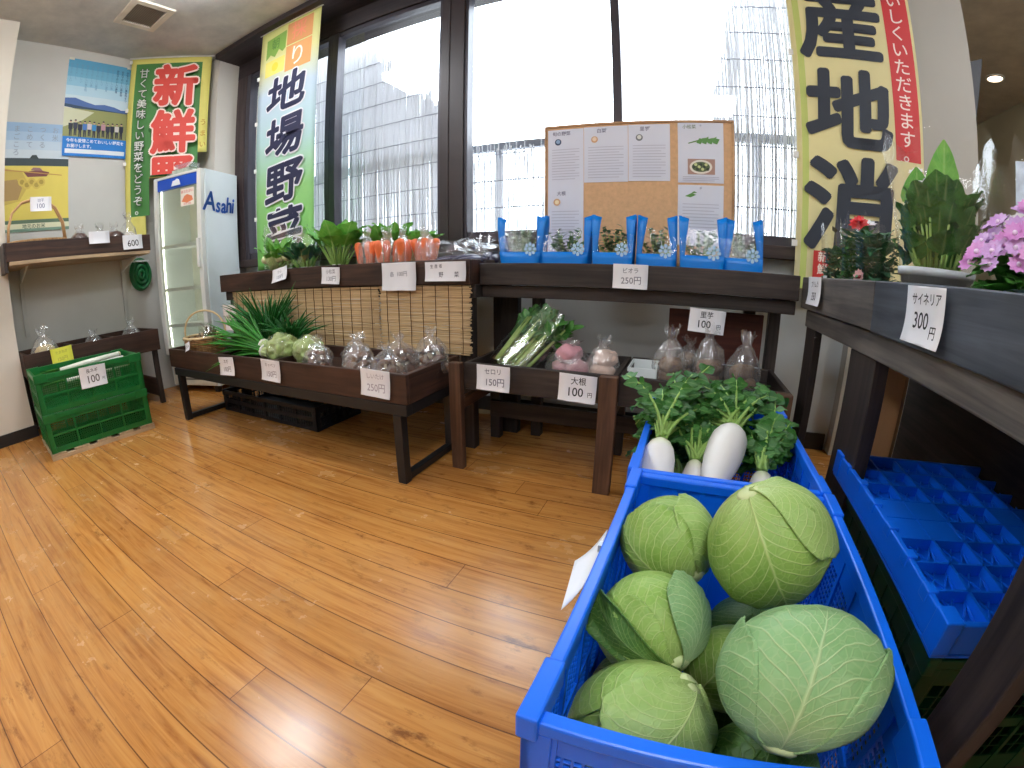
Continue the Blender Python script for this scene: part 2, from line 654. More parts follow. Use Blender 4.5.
def window(i, x0, x1, label, bars=(), jl=.05, jr=.05, glass=True):
    t = thing('window_%d' % i, label, 'window', ((x0 + x1) / 2, 2.22, .985))
    t['kind'] = 'structure'
    z0, z1 = .985, 2.525
    b = MB()
    b.box(x0, x0 + jl, 2.185, 2.26, z0, z1)
    b.box(x1 - jr, x1, 2.185, 2.26, z0, z1)
    b.box(x0 + jl, x1 - jr, 2.195, 2.255, z0, z0 + .045)
    b.box(x0 + jl, x1 - jr, 2.195, 2.255, z1 - .03, z1)
    b.build('sash_frame', WINB, t, world=True, bevel=.003)
    for xb, wd in bars:
        b = MB(); b.box(xb - wd / 2, xb + wd / 2, 2.19, 2.25, z0 + .045, z1 - .03)
        b.build('meeting_stile', WINB, t, world=True, bevel=.003)
    b = MB(); b.box(x0 + jl, x1 - jr, 2.222, 2.226, z0 + .045, z1 - .03)
    b.build('glass_pane', GLASS.m, t, world=True)
    return t


b = MB(); b.box(-3.33, -3.2, 2.18, 2.3, .985, 2.525)
struct(b.build('trim_corner_post', wood('dark_post', (50, 40, 42), (92, 78, 78), 'z'), bevel=.003), 'dark timber post at the left end of the window', 'window post')
window(1, -3.2, -2.215, 'leftmost window pane mostly behind the green and yellow banner', jr=.045)
window(2, -2.215, -1.335, 'tall window pane between the left banner and the broad mullion', jl=.05, jr=.02)
b = MB(); b.box(-1.335, -1.185, 2.175, 2.3, .985, 2.525)
b.box(-1.285, -1.275, 2.17, 2.175, .985, 2.525)
struct(b.build('trim_mullion', WINF, bevel=.004), 'broad dark mullion in the middle of the window', 'mullion')
window(3, -1.185, .815, 'wide bright window behind the cork board', bars=((-.343, .045),), jl=.02, jr=.06)

# outside: reed screens hung on the wall, ground, neighbour's wall
REED = Nodes('backlit_reeds')
_v = REED.coord('Object', (170, 1, 1.4))
_f = REED.noise(_v, 1, 3, .6)
_c = REED.ramp(_f, [(.2, (212, 210, 212)), (.8, (236, 236, 238))])
REED.bsdf(_c, .7, transl=.5)
STRING = plain('grey_binding_string', (168, 170, 180), .8)


def reeds(name, label, x0, x1, top, step=.0085, y=2.62, zb=-.12, fat=(.50, .66)):
    b = MB()
    x = x0
    r = random.Random(int(x0 * 100) + 77)
    while x < x1:
        rad = step * r.uniform(*fat)
        t = top(x) + r.uniform(-.09, .05)
        if t > zb + .1:
            yy = y + r.uniform(-.004, .004)
            lx = r.uniform(-.006, .006)
            b.tube([(x, yy, zb), (x + lx, yy, (zb + t) / 2), (x - lx * .5, yy, t)], rad, 5, False)
        x += step
    b.mi = 1
    z = .87
    while z < 2.6:
        xs = [x for x in [x0 + (x1 - x0) * k / 60 for k in range(61)] if top(x) - .04 > z]
        if len(xs) > 2:
            b.tube([(q, y - .008 + .003 * math.sin(q * 60), z) for q in xs], .0035, 5)
        z += .175
    o = b.build(name, [REED.m, STRING], smooth=True)
    return tag(o, label, 'reed screen')


reeds('reed_screen', 'reed screen outside the left windows, its top sloped to imitate glare', -4.3, -1.42, lambda x: 3.1 if x < -2.75 else 3.1 - (x + 2.75) * .95, fat=(.58, .76))  # reeds shortened along a slope, shaping the edge of the sky glare
reeds('reed_screen', 'low reed screen outside behind the cork board', -1.40, .12, lambda x: 1.58 + .05 * math.sin(x * 4), fat=(.34, .48))  # reeds spaced wide to brighten this part, glare put into the gaps
reeds('reed_screen', 'tall reed screen outside between the cork board and the right banner', .14, 1.30, lambda x: 3.1 if x > .42 else 1.9 + (x - .14) * 4.2, fat=(.44, .62))
b = MB(); b.box(-9, 3, 2.42, 14, -.2, -.12)
struct(b.build('ground_outside', plain('pale_concrete', (190, 190, 186), .9)), 'pale concrete ground outside the window', 'ground')
b = MB()
b.box(-5.0, 1.5, 2.66, 2.70, 1.61, 1.66)
for xx in (-4.6, -2.9, -1.2, .4, 1.4):
    b.box(xx - .02, xx + .02, 2.68, 2.72, -.12, 1.64)
tag(b.build('outdoor_rail', plain('grey_outdoor_rail', (130, 134, 146), .6)), 'grey rail outside behind the reed screens', 'rail')

# ------------------------------------------------------------------ black steel rack with low produce bins (left)
def frame_legs(t, x0, x1, y0, y1, zt, sec=.04):
    b = MB()
    b.box(x0, x1, y0, y0 + sec, zt - .045, zt); b.box(x0, x1, y1 - sec, y1, zt - .045, zt)
    b.box(x0, x0 + sec, y0 + sec, y1 - sec, zt - .045, zt); b.box(x1 - sec, x1, y0 + sec, y1 - sec, zt - .045, zt)
    b.build('top_frame', STEEL, t, world=True, bevel=.003)
    for x in (x0 + .03, x1 - .03 - sec):
        for y in (y0, y1 - sec):
            b = MB(); b.box(x, x + sec, y, y + sec, 0, zt - .045)
            b.build('leg', STEEL, t, world=True, bevel=.003)
        b = MB(); b.box(x + .004, x + sec - .004, y0 + sec, y1 - sec, .004, .034)
        b.build('floor_runner', STEEL, t, world=True, bevel=.003)


t = thing('steel_rack', 'low black steel rack frame carrying the onion and mushroom bins', 'rack', (-1.85, 1.46, 0))
frame_legs(t, -2.77, -.935, 1.255, 1.67, .333)


def bin_box(name, label, x0, x1, y0, y1, z0, z1, W, dividers=(), th=.02, group=None, cat='produce bin', wx='x', wy='y', floor=None, bh=0):
    t = thing(name, label, cat, ((x0 + x1) / 2, (y0 + y1) / 2, z0), 0, group)
    b = MB(); b.box(x0, x1, y0, y0 + th, z0, z1); b.build('front_board', W[wx], t, world=True, bevel=.003)
    b = MB(); b.box(x0, x1, y1 - th, y1, z0, z1); b.build('back_board', W[wx], t, world=True, bevel=.003)
    for x in (x0, x1 - th):
        b = MB(); b.box(x, x + th, y0 + th, y1 - th, z0, z1); b.build('end_board', W[wy], t, world=True, bevel=.003)
    for x in dividers:
        b = MB(); b.box(x - th / 2, x + th / 2, y0 + th, y1 - th, z0 + bh + .013, z1 - .004); b.build('divider', W[wy], t, world=True, bevel=.002)
    b = MB(); b.box(x0 + th, x1 - th, y0 + th, y1 - th, z0 + bh, z0 + bh + .012); b.build('base_board', floor or W[wx], t, world=True)
    return t


bin_box('produce_bin', 'brown board bin at the left end of the black rack, basket in it', -2.83, -2.205, 1.262, 1.655, .334, .448, BROWN, bh=.048)
bin_box('produce_bin', 'long brown board bin on the black rack holding onions and mushrooms', -2.20, -.93, 1.255, 1.66, .334, .450, BROWN, dividers=(-1.72,), bh=.048)
# upper tier behind it
t = thing('display_stand', 'dark timber stand carrying the upper leafy vegetable bins behind the reed mats', 'stand', (-1.8, 1.86, 0))
for x in (-2.70, -1.82, -.94):
    for y in (1.69, 2.04):
        b = MB(); b.box(x, x + .06, y, y + .05, 0, .70); b.build('leg', SOOT['z'], t, world=True, bevel=.003)
b = MB(); b.box(-2.74, -.86, 1.685, 2.10, .70, .757); b.build('top_board', SOOT['x'], t, world=True, bevel=.004)
bin_box('produce_bin', 'upper brown bin nearest the white fridge, bagged greens in it', -2.75, -1.625, 1.652, 2.10, .758, .868, BROWN, dividers=(-2.2,), bh=.045)
bin_box('produce_bin', 'upper brown bin with carrots and aubergines beside the dark table', -1.62, -.868, 1.652, 2.10, .758, .866, BROWN, dividers=(-1.12,), bh=.045)

# ------------------------------------------------------------------ dark timber two-tier table (middle)
t = thing('timber_table', 'dark timber two tier table under the cork board', 'table', (-.24, 1.8, 0))
PX = ((-.878, .052), (-.275, .066), (.335, .055))
for x, wd in PX:
    b = MB(); b.box(x, x + wd, 1.472, 1.506, 0, .458); b.build('front_post', POST['z'], t, world=True, bevel=.003)
    b = MB(); b.box(x, x + .05, 1.86, 1.905, 0, .345); b.build('rear_post', SOOT['z'], t, world=True, bevel=.003)
    b = MB(); b.box(x + .01, x + .04, 1.507, 1.86, .255, .30); b.build('side_rail', POST['y'], t, world=True, bevel=.003)
b = MB(); b.box(-.87, .39, 1.6, 1.88, .318, .332); b.build('lower_shelf', plain('pale_grey_shelf', (150, 158, 160), .7), t, world=True)
b = MB(); b.box(-.87, .39, 1.84, 1.86, .12, .2); b.build('rear_rail', SOOT['x'], t, world=True, bevel=.003)
for x, w2 in ((-.862, .09), (-.70, .05), (.255, .05), (.365, .05)):
    b = MB(); b.box(x, x + w2, 1.955, 2.005, 0, .70); b.build('tall_post', SOOT['z'], t, world=True, bevel=.003)
b = MB(); b.box(-.86, .425, 1.75, 1.79, .70, .752); b.build('apron', SOOT['x'], t, world=True, bevel=.003)
for x in (-.85, .37):
    b = MB(); b.box(x, x + .045, 1.79, 1.955, .70, .752); b.build('bracket', SOOT['y'], t, world=True, bevel=.003)
bin_box('produce_bin', 'low dark bin at the front of the timber table with celery in it', -.826, -.215, 1.508, 1.9, .347, .456, SOOT, bh=.04)
bin_box('produce_bin', 'low dark bin of the timber table behind the blue radish crate', -.209, .392, 1.508, 1.9, .347, .456, SOOT, bh=.04)
bin_box('produce_bin', 'dark upper bin of the timber table carrying the blue seedling bags', -.858, .428, 1.72, 2.03, .755, .848, SOOT, bh=.03)

# ------------------------------------------------------------------ flower shelf along the right
t = thing('flower_shelf', 'long grey timber flower shelf running along the right edge', 'shelf', (.7, .85, 0))
b = MB(); b.box(.44, .462, 1.05, 1.735, .732, .845); b.build('front_board', GREYW['y'], t, world=True, bevel=.003)
b = MB(); b.box(.438, .462, -.25, 1.046, .729, .845); b.build('front_board', SLATE['y'], t, world=True, bevel=.003)
b = MB(); b.box(.455, .50, -.25, 1.70, .668, .728); b.build('lower_rail', GREYW['y'], t, world=True, bevel=.004)
b = MB(); b.box(.95, .972, -.25, 1.735, .732, .845); b.build('back_board', GREYW['y'], t, world=True, bevel=.003)
b = MB(); b.box(.463, .949, 1.71, 1.735, .732, .845); b.build('end_board', GREYW['x'], t, world=True, bevel=.003)
b = MB(); b.box(.463, .949, -.25, 1.709, .735, .752); b.build('deck', GREYW['y'], t, world=True)
b = MB(); b.box(.90, .945, -.25, 1.70, .668, .728); b.build('rear_rail', SOOT['y'], t, world=True, bevel=.003)
for x0, x1, y0, y1 in ((.462, .49, 1.583, 1.70), (.462, .50, 1.04, 1.215), (.4385, .47, .33, .4145)):
    b = MB(); b.box(x0, x1, y0, y1, 0, .667); b.build('leg', SOOT['z'], t, world=True, bevel=.003)
for y0 in (1.6, .35):
    b = MB(); b.box(.918, .945, y0, y0 + .06, 0, .667); b.build('leg', SOOT['z'], t, world=True, bevel=.003)

b = MB(); b.box(.905, .917, -.25, 1.69, .02, .66); b.build('added_shade_panel', SOOT['y'], t, world=True)  # dark panel added to keep the space under the shelf in shade

# things on the floor below the tables
t = thing('brown_board', 'red brown board leaning behind the taro bags under the upper bin', 'board', (.14, 1.93, .456))
b = MB(); b.box(-.065, .335, 1.915, 1.932, .457, .676); b.build('panel', wood('red_brown_board', (74, 34, 26), (110, 56, 42), 'x'), t, world=True, bevel=.002)
b = MB(); b.box(-.065, .335, 1.910, 1.915, .457, .475); b.build('bottom_batten', wood('red_brown_batten', (64, 30, 24), (92, 48, 38), 'x'), t, world=True, bevel=.002)
t = thing('cardboard_sheet', 'brown cardboard sheet leaning under the flower shelf by the pillar', 'cardboard', (.76, 1.5, 0))
b = MB(); b.box(.75, .762, 1.425, 1.60, 0, .66); b.build('sheet', plain('brown_cardboard', (150, 108, 70), .85), t, world=True)
b = MB(); b.box(.762, .80, 1.425, 1.60, 0, .012); b.build('folded_flap', plain('brown_cardboard_flap', (140, 100, 66), .85), t, world=True)

# ------------------------------------------------------------------ shelves on the left wall
t = thing('wall_bin', 'brown board bin on a pale wall shelf under the posters', 'wall shelf', (-3.5, .92, 1.08))
b = MB(); b.box(-3.318, -3.298, .415, 1.41, 1.102, 1.212); b.build('front_board', BROWN['y'], t, world=True, bevel=.003)
for y in (.415, 1.39):
    b = MB(); b.box(-3.74, -3.318, y, y + .02, 1.102, 1.212); b.build('end_board', BROWN['x'], t, world=True, bevel=.003)
b = MB(); b.box(-3.775, -3.755, .415, 1.41, 1.102, 1.212); b.build('back_board', BROWN['y'], t, world=True, bevel=.003)
b = MB(); b.box(-3.775, -3.29, .43, 1.40, 1.078, 1.1); b.build('shelf_board', PALEW['y'], t, world=True, bevel=.002)
b = MB(); b.box(-3.775, -3.31, .40, .425, 1.04, 1.215); b.build('side_bracket', SOOT['x'], t, world=True, bevel=.002)
for y in (.55, 1.34):
    b = MB(); b.box(-3.778, -3.758, y, y + .03, .62, 1.078); b.build('slotted_upright', plain('white_upright', (196, 196, 190), .5), t, world=True)
    b = MB(); b.hexa([V(q) for q in ((-3.758, y + .01, .99), (-3.757, y + .01, .99), (-3.757, y + .02, .99), (-3.758, y + .02, .99), (-3.758, y + .01, 1.077), (-3.42, y + .01, 1.077), (-3.42, y + .02, 1.077), (-3.758, y + .02, 1.077))])
    b.build('shelf_bracket', WHITEP, t, world=True)
t = thing('wooden_stand_bin', 'low brown board bin on legs along the left wall behind the green crates', 'produce bin', (-3.5, .92, 0))
b = MB(); b.box(-3.318, -3.298, .44, 1.41, .395, .545); b.build('front_board', BROWN['y'], t, world=True, bevel=.003)
b = MB(); b.box(-3.74, -3.72, .46, 1.41, .395, .545); b.build('back_board', BROWN['y'], t, world=True, bevel=.003)
for y in (.455, 1.39):
    b = MB(); b.box(-3.72, -3.318, y, y + .02, .395, .545); b.build('end_board', BROWN['x'], t, world=True, bevel=.003)
for y in (.80, 1.1):
    b = MB(); b.box(-3.72, -3.318, y, y + .016, .405, .535); b.build('divider', BROWN['x'], t, world=True, bevel=.002)
b = MB(); b.box(-3.72, -3.318, .475, 1.39, .395, .41); b.build('base_board', BROWN['y'], t, world=True)
for x in (-3.36, -3.74):
    for y in (.462, 1.36):
        b = MB(); b.box(x, x + .035, y, y + .035, 0, .394); b.build('leg', SOOT['z'], t, world=True, bevel=.002)
b = MB(); b.box(-3.72, -3.36, 1.365, 1.39, .05, .18); b.build('stretcher', BROWN['x'], t, world=True, bevel=.002)

# ------------------------------------------------------------------ upright drinks fridge
FA = math.radians(18)
t = thing('drinks_fridge', 'tall white glass door drinks fridge in the left corner', 'fridge', (-3.585, 1.57, 0), FA)
FW, FD, FH = .515, .425, 1.67
b = MB()
b.box(0, .018, .045, FD, .05, FH); b.box(FW - .018, FW, .045, FD, .05, FH)
b.box(.018, FW - .018, FD - .02, FD, .05, FH)
b.box(.018, FW - .018, .045, FD - .02, FH - .03, FH); b.box(.018, FW - .018, .045, FD - .02, .05, .30)
b.build('cabinet', plain('fridge_white', (222, 230, 230), .3, var=.02), t, bevel=.004)
b = MB(); b.box(.018, FW - .018, FD - .028, FD - .021, .301, FH - .031); b.build('liner', plain('fridge_liner', (214, 214, 200), .4), t)
b = MB()
b.box(.004, .045, 0, .043, .305, FH - .002); b.box(FW - .045, FW - .004, 0, .043, .305, FH - .002)
b.box(.045, FW - .045, 0, .043, FH - .022, FH - .002); b.box(.045, FW - .045, 0, .043, .305, .335)
b.build('door_frame', plain('fridge_door_white', (226, 226, 220), .35, var=.02), t, bevel=.004)
b = MB(); b.box(.045, FW - .045, .018, .024, .335, FH - .105); b.build('door_glass', film('fridge_glass', (240, 242, 238), .04, .03, 0, .1), t)
b = MB(); b.box(.045, FW - .045, .006, .04, FH - .105, FH - .022); b.build('door_header', plain('fridge_blue_header', (24, 78, 190), .35), t)
b = MB()
for k in range(7):
    b.box(.05, FW - .05, .046, .052, .10 + k * .022, .112 + k * .022)
b.box(.03, FW - .03, .03, .044, .06, .285)
b.mi = 1
for k in range(7):
    b.box(.09, FW - .09, .027, .030, .10 + k * .022, .110 + k * .022)
b.build('vent_grille', [plain('fridge_cream', (214, 208, 190), .5), plain('grille_dark', (88, 84, 76), .6)], t)
b = MB(); b.box(.022, .034, .055, .067, .36, FH - .06); b.box(FW - .034, FW - .022, .055, .067, .36, FH - .06); b.build('cabinet_lamp', emis('fridge_lamp', (255, 252, 236), 9), t)
for z in (.52, .80, 1.13):
    b = MB()
    for k in range(9):
        b.box(.03, FW - .03, .07 + k * .034, .074 + k * .034, z, z + .005)
    b.box(.022, FW - .022, .052, .06, z - .008, z + .018)
    b.build('wire_shelf', plain('shelf_white', (224, 226, 222), .4), t)
b = MB(); b.box(FW - .042, FW - .018, -.022, 0, .95, 1.16); b.build('door_handle', plain('handle_white', (236, 236, 232), .3), t, bevel=.004)
for x in (.04, FW - .08):
    for y in (.06, FD - .08):
        b = MB(); b.box(x, x + .04, y, y + .04, 0, .05); b.build('foot', STEEL, t)
m0 = Matrix.Translation(t.location) @ Matrix.Rotation(FA, 4, 'Z')
f = m0 @ frame((FW, FD / 2 + .02, 1.395), (0, 1, 0), (0, 0, 1))
p = Print(f)
BLUE = K((30, 100, 196), .4)
p.bold('A', -.138, .03, .20, BLUE, .022, 1.0, 0, .2)
p.bold('s', -.045, .008, .155, BLUE, .026, .9, 0, .16)
p.bold('a', .018, .006, .155, BLUE, .026, .9, 0, .16)
p.bold('h', .080, .016, .165, BLUE, .026, .9, 0, .16)
p.bold('i', .126, .016, .165, BLUE, .026, .9, 0, .16)
p.build('side_logo', t)
f = m0 @ frame((FW / 2, 0, FH - .063), (1, 0, 0), (0, 0, 1))
p = Print(f)
p.poly([(-.05, -.028), (.05, -.028), (.035, .012), (.012, .022), (-.015, .012), (-.035, .012)], K((236, 240, 244)))
p.build('header_emblem', t)
f = m0 @ frame((FW * .70, .017, FH - .19), (1, 0, 0), (0, 0, 1))
p = Print(f)
p.rect(-.07, .07, -.065, .065, K((238, 226, 214)))
p.poly([(-.06, -.03), (-.03, .01), (.0, .02), (.05, .0), (.06, -.03), (.0, -.045)], K((226, 132, 92)))
p.text('あたたかい', 0, .04, .026, K((205, 60, 48)), .01)
p.text('おすすめ', 0, -.052, .02, K((205, 60, 48)), .01)
p.build('door_sticker', t)
kids = {c.name.split('.')[0]: c for c in t.children}
for k in ('door_glass', 'door_header', 'door_handle', 'door_sticker'):
    kids[k].parent = kids['door_frame']
for c in list(t.children):
    if c.name.startswith('wire_shelf') or c.name.startswith('side_logo') or c.name.startswith('cabinet_lamp') or c.name.startswith('liner'):
        c.parent = kids['cabinet']
# leaflets lying on top of the fridge
c = m0 @ V((.17, .18, FH))
b = MB(); b.box(-.12, .12, -.05, .05, 0, .05)
t2 = thing('leaflet_stack', 'stack of leaflets and a clear box lying on top of the fridge', 'leaflets', m0 @ V((.20, .12, FH + .001)), FA)
b.build('leaflets', plain('leaflet_green_white', (176, 186, 170), .6, var=.3, vscale=30), t2, bevel=.004)
b = MB(); b.box(-.02, .15, -.055, .045, .051, .085); b.build('clear_box', CLEARH, t2)

# ------------------------------------------------------------------ plastic crates
BLUEP = plain('blue_plastic', (8, 104, 232), .34, var=.06, spec=.5)
GREENP = plain('green_plastic', (14, 104, 44), .34, var=.08, spec=.5)
DGREENP = plain('dark_green_plastic', (12, 70, 40), .4, var=.08)
BLACKP = plain('navy_black_plastic', (22, 28, 40), .4, var=.08)


def lattice(b, a0, a1, z0, z1, put, step=.0115, w=.0026, d=.003):
    n = max(1, round((a1 - a0) / step))
    for i in range(n + 1):
        a = a0 + (a1 - a0) * i / n
        put(b, a - w / 2, a + w / 2, z0, z1, d)
    n = max(1, round((z1 - z0) / step))
    for i in range(n + 1):
        z = z0 + (z1 - z0) * i / n
        put(b, a0, a1, z - w / 2, z + w / 2, d)


def crate(name, label, loc, rz, W, L, H, mat, group=None, cat='crate', ribs=7, solid_end=False, open_part=(.16, .80), step=.0115, lip=.022):
    """W along local x, L along local y, open at the top"""
    t = thing(name, label, cat, loc, rz, group)
    w, l = W / 2, L / 2
    b = MB()
    for sx in (-1, 1):
        x0, x1 = sorted((sx * w, sx * (w - .017)))
        b.box(x0, x1, -l, l, H - lip, H)
    for sy in (-1, 1):
        y0, y1 = sorted((sy * l, sy * (l - .017)))
        b.box(-w + .0175, w - .0175, y0, y1, H - lip, H - .002)
    for sx in (-1, 1):                                   # hinge blocks near the corners
        for sy in (-1, 1):
            x0, x1 = sorted((sx * (w + .003), sx * (w - .019)))
            y0, y1 = sorted((sy * (l + .003), sy * (l - .075)))
            b.box(x0, x1, y0, y1, H - lip - .012, H + .004)
    b.build('rim', mat, t, bevel=.003)
    for sx in (-1, 1):
        for sy in (-1, 1):
            b = MB()
            x0, x1 = sorted((sx * (w - .001), sx * (w - .014)))
            y0, y1 = sorted((sy * (l - .001), sy * (l - .032)))
            b.box(x0, x1, y0, y1, 0, H - lip)
            x0, x1 = sorted((sx * (w - .001), sx * (w - .032)))
            y0, y1 = sorted((sy * (l - .001), sy * (l - .014)))
            b.box(x0, x1, y0, y1, 0, H - lip)
            b.build('corner_post', mat, t, bevel=.002)
    o0, o1 = open_part
    for sx in (-1, 1):
        b = MB()
        def put(b, a0, a1, z0, z1, d, xo=sx * (w - .009)):
            b.box(xo - d / 2, xo + d / 2, a0, a1, z0, z1)
        y0, y1 = -l + .032, l - .032
        put(b, y0, y1, 0, H * o0, .006); put(b, y0, y1, H * o1, H - lip, .006)
        put(b, y0, y1, H * (o0 + o1) / 2 - .005, H * (o0 + o1) / 2 + .005, .009)
        n = ribs
        for i in range(n + 1):
            a = y0 + (y1 - y0) * i / n
            put(b, a - .004, a + .004, 0, H - lip, .011)
        lattice(b, y0, y1, H * o0, H * o1, put, step)
        b.build('side_wall', mat, t)
    for sy in (-1, 1):
        b = MB()
        def put(b, a0, a1, z0, z1, d, yo=sy * (l - .009)):
            b.box(a0, a1, yo - d / 2, yo + d / 2, z0, z1)
        x0, x1 = -w + .032, w - .032
        put(b, x0, x1, 0, H * o0, .006); put(b, x0, x1, H * o1, H - lip, .006)
        zm = H * (o0 + o1) / 2
        put(b, x0, x1, zm - .012, zm + .012, .007)
        n = 6
        for i in range(n + 1):
            a = x0 + (x1 - x0) * i / n
            put(b, a - .005, a + .005, 0, H - lip, .011)
        for i in range(n):
            a, c = x0 + (x1 - x0) * i / n, x0 + (x1 - x0) * (i + 1) / n
            if solid_end and i in (2, 3):
                put(b, a, c, H * o0, H * o1, .006)
            else:
                lattice(b, a, c, H * o0, zm - .012, put, step)
                lattice(b, a, c, zm + .012, H * o1, put, step)
        b.build('end_wall', mat, t)
    b = MB()
    n = 9
    for i in range(n + 1):
        a = -w + .012 + (2 * w - .03) * i / n
        b.box(a, a + .006, -l + .012, l - .012, .001, .010)
    for i in range(15):
        a = -l + .012 + (2 * l - .03) * i / 14
        b.box(-w + .012, w - .012, a, a + .006, .002, .009)
    b.box(-w + .012, w - .012, -l + .012, l - .012, .0105, .0125)
    b.build('base', mat, t)
    return t


def folded(name, label, loc, rz, W, L, H, mat, group=None):
    """a collapsed folding crate: shallow tray whose floor is ribbed into square cells"""
    t = thing(name, label, 'folded crate', loc, rz, group)
    w, l = W / 2, L / 2
    b = MB()
    b.box(-w, w, -l, l, 0, .006)
    b.build('underside', mat, t)
    b = MB()
    for sx in (-1, 1):
        x0, x1 = sorted((sx * w, sx * (w - .013)))
        b.box(x0, x1, -l, l, .0065, H)
    for sy in (-1, 1):
        y0, y1 = sorted((sy * l, sy * (l - .013)))
        b.box(-w + .0135, w - .0135, y0, y1, .0065, H)
    for sx in (-1, 1):
        for sy in (-1, 1):
            x0, x1 = sorted((sx * (w + .003), sx * (w - .03)))
            y0, y1 = sorted((sy * (l + .003), sy * (l - .04)))
            b.box(x0, x1, y0, y1, .0065, H + .006)
    for k in range(6):
        y = -l + .09 + k * (L - .18) / 5
        for sx in (-1, 1):
            x0, x1 = sorted((sx * (w + .002), sx * (w - .02)))
            b.box(x0, x1, y - .014, y + .014, H - .02, H + .003)
    b.build('rim', mat, t, bevel=.0025)
    b = MB()
    nx, ny = 6, 8
    cx, cy = (2 * w - .026) / nx, (2 * l - .026) / ny
    for i in range(1, nx):
        x = -w + .013 + cx * i
        b.box(x - .003, x + .003, -l + .0135, l - .0135, H - .026, H - .004)
    for j in range(1, ny):
        y = -l + .013 + cy * j
        b.box(-w + .0135, w - .0135, y - .003, y + .003, H - .026, H - .004)
    for i in range(nx):
        for j in range(ny):
            x, y = -w + .013 + cx * i, -l + .013 + cy * j
            if j in (3, 4) and i in (0, 1, 4, 5):
                b.box(x, x + cx, y, y + cy, H - .012, H - .005)
                continue
            for k in range(3):
                for m in range(2):
                    q = (k + .5) / 3
                    if m:
                        b.beam((x + cx * q, y + .004, H - .022), (x + cx * min(1, q + .5) - .002, y + cy - .004, H - .022), .003, .004)
                    else:
                        b.beam((x + cx * q, y + .004, H - .022), (x + cx * max(0, q - .5) + .002, y + cy - .004, H - .022), .003, .004)
    b.box(-w + .0135, w - .0135, -l + .0135, l - .0135, H - .034, H - .027)
    b.build('ribbed_panel', mat, t)
    return t


CG = 'blue lattice crates'
CRX, CRY = .116, .497
crate('lattice_crate', 'blue lattice crate in the foreground full of cabbages', (CRX, CRY, .152), math.radians(-1.8), .385, .556, .30, BLUEP, CG, solid_end=True)
crate('lattice_crate', 'blue lattice crate with white radishes behind the cabbage crate', (.122, 1.052, .152), math.radians(-.4), .392, .535, .298, BLUEP, CG, solid_end=True)
for y, nm in ((.495, 'blue folded crate on the floor beneath the cabbage crate'), (1.052, 'blue folded crate on the floor beneath the radish crate')):
    for k in range(2):
        folded('folded_crate', nm + (', upper one' if k else ', lower one'), (.118, y, .001 + k * .0745), 0, .385, .535, .068, BLUEP, 'folded crates under the filled crates')

# stack at the right, under the flower shelf
folded('folded_crate', 'blue folded crate on top of the stack under the flower shelf', (.692, .818, .338), math.radians(-.8), .48, .66, .062, BLUEP, 'folded crates under the flower shelf')
crate('open_crate', 'dark green crate under the folded blue crate, below the flower shelf', (.70, .82, .012), math.radians(-.8), .47, .65, .315, DGREENP, None, step=.03, ribs=9)
t = thing('floor_mat', 'thin dark board under the green crate below the flower shelf', 'board', (.70, .82, 0))
b = MB(); b.box(.47, .93, .50, 1.14, 0, .011); b.build('board', BLACKP, t, world=True)

# green harvest crates at the left
PALF = PALEW['y']
GX, GY = -3.018, .745
GR = math.radians(-4)
t = thing('slatted_pallet', 'small pale slatted pallet under the green crates', 'pallet', (GX, GY, 0), GR)
for x in (-.19, -.0, .17):
    b = MB(); b.box(x, x + .025, -.325, .325, 0, .022); b.build('runner', PALEW['y'], t)
for k in range(5):
    y = -.325 + k * .14
    b = MB(); b.box(-.22, .22, y, y + .09, .0225, .034); b.build('slat', PALEW['x'], t)
b = MB(); b.box(.205, .222, -.325, .325, .0005, .0215); b.build('edge_strip', PALEW['y'], t)
GG = 'stacked green crates'
crate('harvest_crate', 'lower green crate of the pair by the left wall', (GX, GY, .035), GR, .42, .64, .212, GREENP, GG, ribs=4, step=.0125, open_part=(.14, .78), lip=.03)
crate('harvest_crate', 'upper green crate of the pair, leeks and price card in it', (GX, GY, .2520), GR, .42, .64, .212, GREENP, GG, ribs=4, step=.0125, open_part=(.14, .78), lip=.03)
t = crate('black_crate', 'black lattice crate on the floor under the steel rack', (-2.20, 1.70, .001), 0, .92, .36, .135, BLACKP, None, step=.02)

